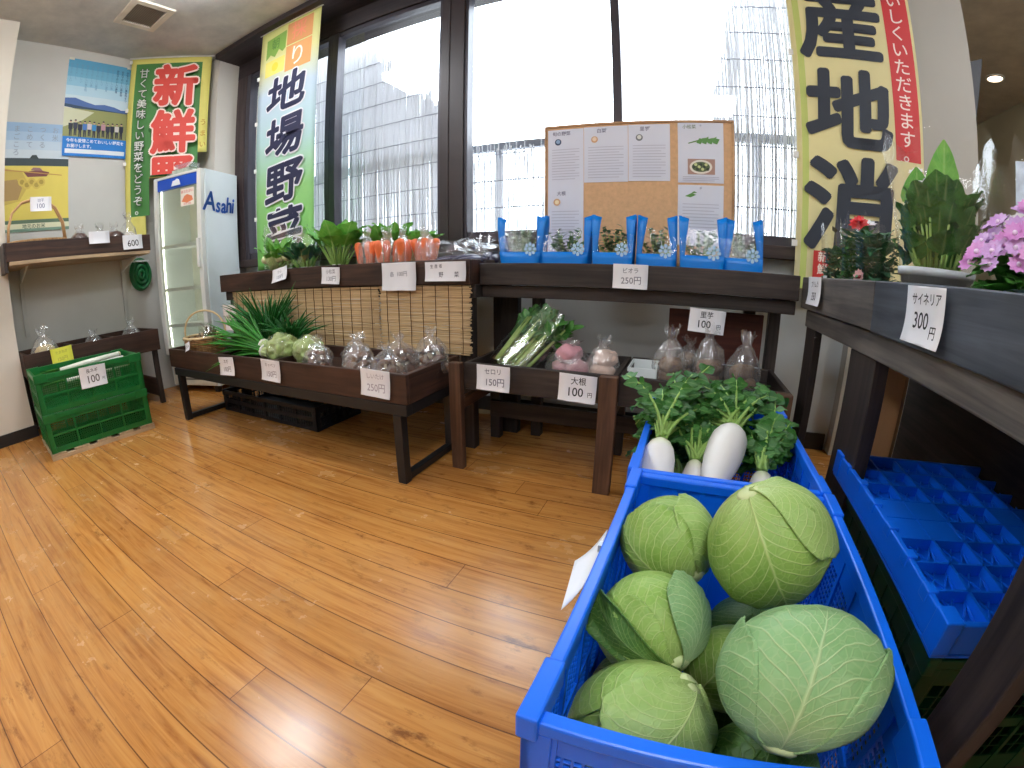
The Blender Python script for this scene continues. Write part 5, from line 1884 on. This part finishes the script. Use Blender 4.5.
b.grid(lambda u, v: QA.lerp(QB, u).lerp(QD.lerp(QC, u), v) - UZ * .008 * math.sin(PI * v), 6, 6)
b.build('paper', PAPER, t, smooth=True, world=True, solid=.0012)
b = MB(); b.beam(QA.lerp(QB, .5) + V((-.004, 0, .004)), QA.lerp(QB, .5) + V((.006, 0, .004)), .012, .012); b.build('clip', plain('clip_steel', (150, 154, 160), .3, .8), t, world=True)

# ------------------------------------------------------------------ cork board with pinned sheets
CORK = plain('cork', (216, 174, 132), .85, var=.08, vscale=60)
BX0, BX1, BZ0, BZ1 = -.672, .200, .857, 1.522
t = thing('notice_board', 'cork notice board with recipe sheets standing before the window', 'notice board', (-.236, 2.06, BZ0))
b = MB(); b.box(BX0 + .012, BX1 - .012, 2.050, 2.062, BZ0 + .012, BZ1 - .012); b.build('cork_panel', CORK, t, world=True)
b = MB()
b.box(BX0, BX1, 2.045, 2.067, BZ0, BZ0 + .012); b.box(BX0, BX1, 2.045, 2.067, BZ1 - .012, BZ1)
b.box(BX0, BX0 + .012, 2.045, 2.067, BZ0 + .012, BZ1 - .012); b.box(BX1 - .012, BX1, 2.045, 2.067, BZ0 + .012, BZ1 - .012)
b.build('frame', wood('light_oak', (186, 140, 100), (214, 172, 128), 'x'), t, world=True, bevel=.002)
b = MB(); b.box(BX0 + .1, BX1 - .1, 2.068, 2.085, BZ0, BZ0 + .03); b.build('foot_rail', wood('oak_rail', (170, 128, 90), (200, 156, 114), 'x'), t, world=True)
SHEET = plain('printed_sheet', (222, 226, 240), .6, var=.02)
LINE = K((192, 194, 210))
GREENI, ORI, NAVY = K((96, 150, 80)), K((214, 170, 130)), K((60, 76, 110))
sheets = [(-.655, -.482, .880, 1.500, 0), (-.480, -.275, 1.235, 1.502, 1), (-.273, -.085, 1.238, 1.503, 2), (-.050, .152, 1.232, 1.508, 3), (-.050, .152, .95, 1.222, 4)]
lab = ['tall recipe sheet at the left edge of the cork board', 'recipe sheet second from the left on the cork board', 'recipe sheet in the upper middle of the cork board', 'recipe sheet with a bowl picture at the upper right of the board', 'recipe sheet with a small green leaf below the bowl sheet']
for (x0, x1, z0, z1, k) in sheets:
    t = thing('recipe_sheet', lab[k], 'sheet', ((x0 + x1) / 2, 2.049, z0), 0, 'recipe sheets pinned to the cork board')
    F = frame(((x0 + x1) / 2, 2.0485, (z0 + z1) / 2), RX, UZ)
    w, h = x1 - x0, z1 - z0
    b = MB(); sheet(b, F, w, h, .0008); b.build('paper', SHEET, t, world=True)
    p = Print(F)
    names = (('旬の野菜', '大根'), ('白菜', '煮びたし'), ('里芋', 'ごまあえ'), ('小松菜', 'レシピ'), ('ほうれん草', 'おひたし'))[k]
    def lines(xa, xb, ya, yb, n):
        for i in range(n):
            y = ya + (yb - ya) * i / max(1, n - 1)
            p.rect(xa, xb - (.02 if i % 3 == 2 else 0), y - .0016, y + .0016, LINE)
    if k < 3:
        p.text(names[0], -.02, h / 2 - .022, .022, K((110, 110, 140)), .01)
        y = h / 2 - .062
        p.disc(-w / 2 + .05, y, .016, (NAVY, ORI, K((120, 126, 130)))[k])
        p.disc(-w / 2 + .05, y + .002, .010, (K((150, 176, 210)), K((236, 214, 186)), K((226, 226, 220)))[k])
        lines(-w / 2 + .02, w / 2 - .02, h / 2 - .10, h / 2 - .245, 12)
    if k == 0:
        p.text(names[1], -.02, -.005, .022, K((110, 110, 140)), .01)
        p.disc(-w / 2 + .045, -.045, .017, ORI); p.disc(-w / 2 + .045, -.045, .010, K((240, 224, 180)))
        lines(-w / 2 + .02, w / 2 - .02, -.09, -.28, 14)
    if k == 3:
        p.text(names[0], -.05, h / 2 - .02, .02, K((120, 140, 120)), .01)
        for q in range(7):
            a = q * .5 - 1.2
            p.poly([(-.02 + .012 * q, .045), (.0 + .012 * q, .038 + .012 * (q % 2)), (.012 + .012 * q, .062 + .006 * (q % 3)), (-.005 + .012 * q, .066)], GREENI)
        p.poly([(-.055, .040), (-.01, .052), (-.01, .058), (-.055, .044)], GREENI)
        p.rect(-.058, .062, -.100, -.030, K((176, 140, 128)))
        p.disc(0, -.066, .050, K((232, 226, 214)), 28, .032)
        p.disc(0, -.066, .040, K((86, 104, 66)), 24, .023)
        for q in range(9):
            p.disc(-.03 + .0075 * q, -.066 + .012 * math.sin(q * 2.1), .007, K((206, 214, 150)) if q % 2 else K((52, 66, 50)), 10)
        lines(-.08, .08, -.112, -.128, 3)
    if k == 4:
        p.poly([(-.07, .085), (-.04, .10), (-.02, .092), (-.045, .080)], GREENI)
        p.poly([(-.045, .096), (-.03, .108), (-.015, .102)], GREENI)
        lines(-.08, .08, .05, -.11, 12)
    p.build('printing', t).parent = [c for c in t.children if c.name.startswith('paper')][0]
    b = MB(); b.ball(((x0 + x1) / 2, 2.046, z1 - .012), .005, 2); b.build('push_pin', K((200, 205, 225), .3), t, smooth=True, world=True)

# ------------------------------------------------------------------ banners
def banner(name, label, F, w, h, mat, nw=12, nh=40, wave=.004, rod=True, seed=0, cut=None):
    """cloth centred on F; returns thing and bend"""
    o = F @ V((0, -h / 2, 0))
    t = thing(name, label, 'banner', o)
    bend = lambda x, y: wave * math.sin(x * 9 + y * 3 + seed) * (1 - y / h) + wave * .5 * math.sin(y * 5 + seed)
    b = MB()
    def fn(u, v):
        x, y = (u - .5) * w, (v - .5) * h
        return F @ V((x, y, bend(x, y)))
    g = [[b.bm.verts.new(fn(i / nw, j / nh)) for i in range(nw + 1)] for j in range(nh + 1)]
    for j in range(nh):
        for i in range(nw):
            if cut and cut((i + .5) / nw, (j + .5) / nh):
                continue
            b.face([g[j][i], g[j][i + 1], g[j + 1][i + 1], g[j + 1][i]], [(i / nw, j / nh), ((i + 1) / nw, j / nh), ((i + 1) / nw, (j + 1) / nh), (i / nw, (j + 1) / nh)])
    bmesh.ops.delete(b.bm, geom=[v for v in b.bm.verts if not v.link_faces], context='VERTS')
    b.build('cloth', mat, t, smooth=True, world=True, solid=.0012)
    if rod:
        b = MB(); b.tube([F @ V((-w / 2 - .02, h / 2 + .004, .004)), F @ V((w / 2 + .02, h / 2 + .004, .004))], .007, 8); b.build('hanging_rod', plain('white_rod', (222, 220, 214), .4), t, smooth=True, world=True)
    return t, bend


def clip(b, F, x, y):
    m = F @ Matrix.Translation((x, y, 0))
    b.box(-.012, .012, -.014, .014, -.004, .006, m)


def ramp_v(name, stops, side=None, transl=.25):
    n = Nodes(name)
    uv = n.n('UVMap', uv_map='UVMap'); sp = n.n('SeparateXYZ'); n.link(uv.outputs[0], sp.inputs[0])
    f = n.math('ADD', sp.outputs[1], n.math('MULTIPLY', n.math('SUBTRACT', n.noise(n.coord('Object'), 3, 2), .5), .06))
    return n.bsdf(n.ramp(f, stops), .75, transl=transl)


INKB = K((38, 42, 74))
INKN = K((44, 52, 66))
CLIPM = plain('white_clip', (236, 236, 232), .4)
# left banner: yellow fading through pale blue into fresh green
HB, WBN = 1.77, .615
F1 = frame((-2.468, 2.0, 2.655 - HB / 2), (1, .0, 0), UZ)
t, bd = banner('hanging_banner', 'yellow and green banner with four bold dark characters left of the window', F1, WBN, HB,
               ramp_v('yellow_blue_green_cloth', [(0, (136, 212, 108)), (.30, (166, 222, 146)), (.50, (196, 226, 226)), (.70, (206, 222, 236)), (.84, (236, 232, 170)), (1, (222, 222, 140))]), seed=1)
p = Print(F1, bd)
ey = lambda z: z - (2.655 - HB / 2)
p.rect(-.02, .235, ey(2.465), ey(2.635), K((214, 150, 92)))
p.rect(-.02, .235, ey(2.26), ey(2.455), K((222, 160, 98)))
p.poly([(-.24, ey(2.58)), (-.03, ey(2.60)), (-.03, ey(2.46)), (-.06, ey(2.44)), (-.10, ey(2.47)), (-.14, ey(2.42)), (-.19, ey(2.45)), (-.24, ey(2.42))], K((132, 172, 78)))
p.rect(-.24, -.03, ey(2.28), ey(2.40), K((240, 226, 120)))
p.disc(-.13, ey(2.34), .035, K((244, 216, 70)))
p.text('採', .10, ey(2.55), .15, K((232, 140, 110)), .01)
p.text('り', .10, ey(2.35), .17, K((250, 240, 226)), .006)
p.text('朝', -.14, ey(2.52), .09, K((92, 136, 60)), .01)
for i, ch in enumerate('地場野菜'):
    z = 2.085 - i * .318
    p.bold(ch, .01, ey(z), .285, K((238, 240, 246)), .075, 1.45, .05, .10)
    p.bold(ch, .01, ey(z), .285, INKB, .034, 1.45, .05, .10)
p.build('lettering', t).parent = [c for c in t.children if c.name.startswith('cloth')][0]
for z in (2.3, 1.95, 1.6, 1.25):
    b = MB()
    clip(b, F1, -WBN / 2 - .008, ey(z))
    b.build('clip', CLIPM, t, world=True)

# right banner: yellow with brush characters and a red strip
HB2, WB2 = 1.86, .62
F2 = frame((.803, 2.115, 2.655 - HB2 / 2), RX, UZ)
t, bd = banner('hanging_banner', 'yellow banner with brushed dark characters and red strip before the pillar', F2, WB2, HB2, plain('yellow_cloth', (242, 234, 182), .75, var=.05, vscale=3, transl=.2), seed=2)
p = Print(F2, bd)
ey = lambda z: z - (2.655 - HB2 / 2)
p.rect(-.285, -.255, ey(.80), ey(2.645), K((200, 214, 120)))
p.rect(.165, .295, ey(1.425), ey(2.645), K((206, 54, 58)))
for i, ch in enumerate('おいしくいただきます'):
    p.text(ch, .228, ey(2.325 - i * .089), .088, K((248, 232, 226)), .006)
p.text('。', .245, ey(1.455), .088, K((248, 232, 226)), .006)
for ch, z, s in (('地', 2.47, .40), ('産', 2.045, .40), ('地', 1.605, .40), ('消', 1.16, .44)):
    p.bold(ch, -.055, ey(z), s, INKN, .034, 1.06, .02, .06)
p.rect(-.225, -.135, ey(.855), ey(.975), K((206, 56, 52)))
p.text('新', -.18, ey(.945), .05, K((250, 240, 230)), .012)
p.text('鮮', -.18, ey(.89), .05, K((250, 240, 230)), .012)
p.build('lettering', t).parent = [c for c in t.children if c.name.startswith('cloth')][0]
for z in (2.4, 1.9, 1.4, 1.0):
    b = MB()
    clip(b, F2, -WB2 / 2 - .006, ey(z))
    b.build('clip', CLIPM, t, world=True)

# green banner across the far left corner
HB3, WB3 = 1.48, .655
d3 = V((.39, .53, 0)).normalized()
c3 = V((-3.555, 1.663, 2.688 - HB3 / 2))
F3 = frame(c3, d3, UZ)
t, bd = banner('hanging_banner', 'green banner with big red characters outlined in white above the fridge', F3, WB3, HB3, plain('yellow_border_cloth', (236, 226, 124), .7, var=.04, transl=.15), seed=3, wave=.004,
               cut=lambda u, v: (v < .325 and u > .23) or (v < .46 and u > .86))
p = Print(F3, bd)
ey = lambda z: z - c3.z
GRB = K((66, 128, 58))
p.rect(-.285, -.13, ey(1.40), ey(2.64), GRB)
p.rect(-.13, .255, ey(1.695), ey(2.64), GRB)
for i, ch in enumerate('甘くて美味しい野菜をどうぞ'):
    p.bold(ch, -.213, ey(2.55 - i * .087), .082, K((30, 70, 34)), .055)
    p.bold(ch, -.213, ey(2.55 - i * .087), .082, K((240, 244, 236)), .014)
p.text('。', -.20, ey(2.55 - 13 * .087 + .02), .086, K((240, 244, 236)), .008)
for i, ch in enumerate('新鮮'):
    p.bold(ch, .06, ey(2.40 - i * .385), .36, K((244, 220, 206)), .075, 1.0)
    p.bold(ch, .06, ey(2.40 - i * .385), .36, K((214, 66, 52)), .038, 1.0)
p.ymin = ey(1.70)
p.bold('野', .06, ey(1.66), .34, K((244, 220, 206)), .075, 1.0)
p.bold('野', .06, ey(1.66), .34, K((214, 66, 52)), .038, 1.0)
p.ymin = -9
for i, ch in enumerate('うまい'):
    p.text(ch, .298, ey(2.10 - i * .09), .055, K((196, 150, 40)), .01)
p.build('lettering', t).parent = [c for c in t.children if c.name.startswith('cloth')][0]
for z in (2.66, 2.25, 1.82):
    b = MB()
    clip(b, F3, -WB3 / 2 - .006, ey(z))
    b.build('clip', CLIPM, t, world=True)

# ------------------------------------------------------------------ posters on the left wall
XW = -3.7785
# sky-and-farmers poster
y0, y1, z0, z1 = .893, 1.412, 1.865, 2.622
F = frame((XW, (y0 + y1) / 2, (z0 + z1) / 2), RY, UZ)
t = thing('wall_poster', 'blue sky poster with a row of farmers in a field, upper left wall', 'poster', (XW, (y0 + y1) / 2, z0))
w, h = y1 - y0, z1 - z0
b = MB(); sheet(b, F, w, h, .0012); b.build('paper', PAPER, t, world=True)
p = Print(F)
SK = [(96, 172, 210), (120, 188, 218), (150, 202, 226), (184, 218, 234), (206, 226, 236)]
for i, c in enumerate(SK):
    p.rect(-w / 2, w / 2, h / 2 - (i + 1) * .072, h / 2 - i * .072, K(c))
p.poly([(-w / 2, .018), (-w / 2, .062), (-.18, .07), (-.09, .045), (-.02, .03), (.06, .04), (.14, .03), (.2, .012), (w / 2, .018), (w / 2, -.03)], K((76, 108, 168)))
p.poly([(-w / 2, .02), (-.1, .005), (w / 2, -.012), (w / 2, -.05), (-w / 2, -.005)], K((48, 72, 96)))
p.rect(-w / 2, w / 2, -.235, -.012, K((150, 154, 96)))
p.poly([(-w / 2, -.008), (-.02, -.03), (-.11, -.10), (-w / 2, -.16)], K((206, 208, 176)))
for i in range(12):
    x = .23 - i * .042
    n = (12, 10, 9, 8, 9, 7, 9, 8, 10, 7, 6, 7)[i]
    c = K((60, 96, 140)) if i < 3 else K((112, 160, 196))
    p.column('安全でおいしい農産物をつくる'[:n], x, h / 2 - .05, .022, .0215, c, .012 if i < 3 else 0)
pc = [(40, 44, 56), (54, 58, 76), (30, 36, 60), (70, 120, 190), (206, 196, 200), (60, 140, 196), (44, 50, 70), (196, 150, 160), (50, 54, 70), (36, 40, 60), (210, 206, 200), (44, 48, 64)]
for i in range(12):
    x = -.20 + i * .037
    yb = -.225 + .006 * math.sin(i * 2)
    hh = .115 + .012 * math.sin(i * 3.1)
    c, leg = K(pc[i]), K((46, 48, 62))
    p.poly([(x - .010, yb), (x - .002, yb), (x + .001, yb + hh * .5), (x - .011, yb + hh * .5)], leg)
    p.poly([(x + .003, yb), (x + .011, yb), (x + .011, yb + hh * .5), (x, yb + hh * .5)], leg)
    p.poly([(x - .016, yb + hh * .45), (x + .016, yb + hh * .45), (x + .018, yb + hh * .85), (x - .018, yb + hh * .85)], c)
    p.disc(x, yb + hh * .95, .0085, K((206, 166, 140)), 10)
    p.poly([(x - .009, yb + hh * .97), (x + .009, yb + hh * .97), (x + .006, yb + hh * 1.06), (x - .006, yb + hh * 1.06)], K((52, 48, 54)))
p.rect(-w / 2, w / 2, -h / 2, -.232, K((28, 122, 204)))
p.rect(-w / 2 + .02, w / 2 - .02, -h / 2 + .022, -h / 2 + .055, K((226, 234, 240)))
p.text('今年も愛情こめておいしい野菜を', .0, -.262, .031, K((236, 240, 244)), .012)
p.text('お届けします。', -.12, -.302, .031, K((236, 240, 244)), .012)
p.build('picture', t).parent = [c for c in t.children if c.name.startswith('paper')][0]
for x in (-w / 2 + .02, w / 2 - .02):
    b = MB(); b.box(-.02, .02, -.008, .008, .002, .009, F @ Matrix.Translation((x, h / 2 - .006, 0)))
    b.build('tape', plain('clear_tape', (220, 220, 206), .4), t, world=True)

# harvest poster, lower left, plain field and combine, no figure
y0, y1, z0, z1 = .462, .948, 1.335, 2.095
F = frame((XW + .0004, (y0 + y1) / 2, (z0 + z1) / 2), RY, UZ)
t = thing('wall_poster', 'golden rice field poster behind the bamboo basket', 'poster', (XW, (y0 + y1) / 2, z0))
w, h = y1 - y0, z1 - z0
b = MB(); sheet(b, F, w, h, .0012); b.build('paper', PAPER, t, world=True)
p = Print(F)
for i, c in enumerate([(150, 180, 210), (166, 192, 216), (186, 204, 218), (200, 212, 220)]):
    p.rect(-w / 2, w / 2, h / 2 - (i + 1) * .064, h / 2 - i * .064, K(c))
p.rect(-w / 2, w / 2, .072, .128, K((52, 66, 70)))
p.poly([(-.05, .125), (-.03, .15), (.0, .152), (.02, .125)], K((46, 58, 60)))
p.rect(-w / 2, w / 2, -.30, .074, K((226, 206, 96)))
p.poly([(-w / 2, .06), (-.10, .03), (-.05, -.06), (-.12, -.17), (-w / 2, -.20)], K((206, 180, 84)))
p.poly([(-w / 2, -.03), (-.14, -.02), (-.10, -.08), (-.13, -.16), (-w / 2, -.17)], K((172, 140, 84)))
p.poly([(-.09, .03), (.02, .045), (.10, .03), (.08, -.0), (-.06, -.005)], K((122, 66, 62)))
p.poly([(-.04, .042), (-.02, .062), (.03, .06), (.05, .04)], K((150, 110, 110)))
for i in range(5):
    p.disc(-.10 + i * .035, -.04 - .02 * (i % 2), .03, K((214, 188, 86)), 14)
    p.disc(-.10 + i * .035, -.04 - .02 * (i % 2), .017, K((176, 150, 60)), 12)
p.poly([(-w / 2, .05), (w / 2 - .05, .012), (w / 2 - .05, .006), (-w / 2, .040)], K((196, 150, 80)))
for i, s in enumerate(('まごころ', 'こめて', 'つくる', 'お米')):
    p.column(s, -.15 + i * .095, h / 2 - .05, .05, .055, K((150, 160, 176)), .004)
p.rect(-w / 2, w / 2, -h / 2, -.30, K((226, 224, 190)))
p.rect(-w / 2, w / 2, -.325, -.300, K((96, 120, 96)))
p.rect(-w / 2, w / 2, -h / 2, -h / 2 + .02, K((120, 150, 130)))
p.text('地元のお米', -.02, -.347, .034, K((60, 90, 66)), .01)
p.build('picture', t).parent = [c for c in t.children if c.name.startswith('paper')][0]

# ------------------------------------------------------------------ ceiling vent, downlight, dark bracket past the pillar
t = thing('ceiling_vent', 'square cream ceiling vent at the upper left', 'vent', (-3.07, 1.185, 2.665))
VX0, VX1, VY0, VY1 = -3.245, -2.90, 1.03, 1.342
VF = plain('cream_vent_frame', (214, 206, 190), .6)
b = MB()
b.box(VX0, VX1, VY0, VY0 + .045, 2.682, 2.699); b.box(VX0, VX1, VY1 - .045, VY1, 2.682, 2.699)
b.box(VX0, VX0 + .045, VY0 + .045, VY1 - .045, 2.682, 2.699); b.box(VX1 - .045, VX1, VY0 + .045, VY1 - .045, 2.682, 2.699)
b.build('frame', VF, t, world=True, bevel=.002)
b = MB()
for k in range(15):
    y = VY0 + .05 + k * .0145
    b.hexa([V(q) for q in ((VX0 + .046, y, 2.686), (VX1 - .046, y, 2.686), (VX1 - .046, y + .003, 2.686), (VX0 + .046, y + .003, 2.686), (VX0 + .046, y + .009, 2.697), (VX1 - .046, y + .009, 2.697), (VX1 - .046, y + .012, 2.697), (VX0 + .046, y + .012, 2.697))])
b.build('grille', plain('grey_vent_slats', (150, 144, 132), .6), t, world=True)
b = MB(); b.box(VX0 + .046, VX1 - .046, VY0 + .046, VY1 - .046, 2.6975, 2.699); b.build('backing', plain('vent_dark', (170, 165, 155), .8), t, world=True)
t = thing('downlight', 'small warm downlight in the ceiling past the pillar', 'ceiling light', (2.63, 3.59, 2.69))
b = MB(); b.lathe([(.085, 2.699), (.085, 2.690), (.066, 2.688), (.064, 2.699)], (2.63, 3.59, 0), 24, caps=False); b.build('trim_ring', WHITEP, t, smooth=True, world=True)
b = MB(); b.lathe([(.002, 2.694), (.063, 2.694), (.063, 2.697), (.002, 2.697)], (2.63, 3.59, 0), 24); b.build('lamp', emis('warm_downlight', (255, 226, 190), 14), t, world=True)
t = thing('wall_bracket', 'dark tapering bracket jutting out behind the pillar near the ceiling', 'bracket', (1.50, 2.4, 1.6))
b = MB(); b.prism([(1.461, 2.38, 1.80), (1.590, 2.38, 1.80), (1.675, 2.38, 2.165), (1.461, 2.38, 2.08)], (0, .05, 0)); b.build('arm', plain('dark_blue_black_metal', (30, 32, 44), .5), t, world=True, bevel=.002)
b = MB(); b.box(1.4605, 1.468, 2.436, 2.5, 1.76, 2.12); b.build('wall_plate', STEEL, t, world=True)
SKY = 11
LAMP = 34
EXPO = 0.0
LAMPS = [(-2.35, 1.02, 'square ceiling light above the rack of onions'), (-2.4, -1.0, 'square ceiling light behind the viewer at left'), (.25, -.45, 'square ceiling light above the cabbage crate'), (.3, -2.2, 'square ceiling light at the back of the shop'), (2.2, 1.0, 'square ceiling light right of the flower shelf')]

# ------------------------------------------------------------------ camera and light
bpy.data.objects.remove(_fo)
cam = bpy.data.cameras.new('camera')
co = bpy.data.objects.new('camera', cam)
COL.objects.link(co)
SC.camera = co
Rm = Matrix(((0.92518493, -0.09899268, 0.36637862), (0.37951258, 0.23688227, -0.89434725), (0.00174524, 0.96648188, 0.25672887)))
co.matrix_world = Matrix.Translation((0, 0, .82)) @ Rm.to_4x4()
cam.type = 'PANO'
cam.sensor_width = 36
cam.sensor_height = 27
cam.sensor_fit = 'HORIZONTAL'
cam.clip_start = .01
cam.panorama_type = 'FISHEYE_LENS_POLYNOMIAL'
cam.fisheye_fov = math.radians(170)
cam.fisheye_polynomial_k0 = 0
cam.fisheye_polynomial_k1 = -6.48957266e-02
cam.fisheye_polynomial_k2 = -3.16382823e-06
cam.fisheye_polynomial_k3 = 1.91953255e-05
cam.fisheye_polynomial_k4 = -2.88389940e-07

w = bpy.data.worlds.new('overcast_sky')
SC.world = w
w.use_nodes = True
nt = w.node_tree
nt.nodes.clear()
bg = nt.nodes.new('ShaderNodeBackground')
ow = nt.nodes.new('ShaderNodeOutputWorld')
bg.inputs[0].default_value = (.86, .93, 1, 1)
bg.inputs[1].default_value = SKY
nt.links.new(bg.outputs[0], ow.inputs[0])

for k, (x, y, label) in enumerate(LAMPS):
    t = thing('ceiling_light', label, 'ceiling light', (x, y, ZC), 0, 'square ceiling lights')
    b = MB()
    b.box(-.26, .26, -.26, .26, -.014, -.001)
    b.build('housing', WHITEP, t, bevel=.003)
    b = MB(); b.box(-.235, .235, -.235, .235, -.085, -.0145)
    b.build('diffuser', emis('lamp_diffuser', (246, 250, 255), LAMP), t, bevel=.01)

SC.cycles.use_denoising = True
SC.cycles.max_bounces = 10
SC.cycles.transparent_max_bounces = 24
SC.cycles.diffuse_bounces = 4
SC.cycles.glossy_bounces = 4
SC.cycles.caustics_reflective = False
SC.cycles.caustics_refractive = False
SC.cycles.sample_clamp_indirect = 6
SC.view_settings.view_transform = 'Standard'
SC.view_settings.look = 'None'
SC.view_settings.gamma = 1
SC.view_settings.use_curve_mapping = False
SC.view_settings.exposure = EXPO
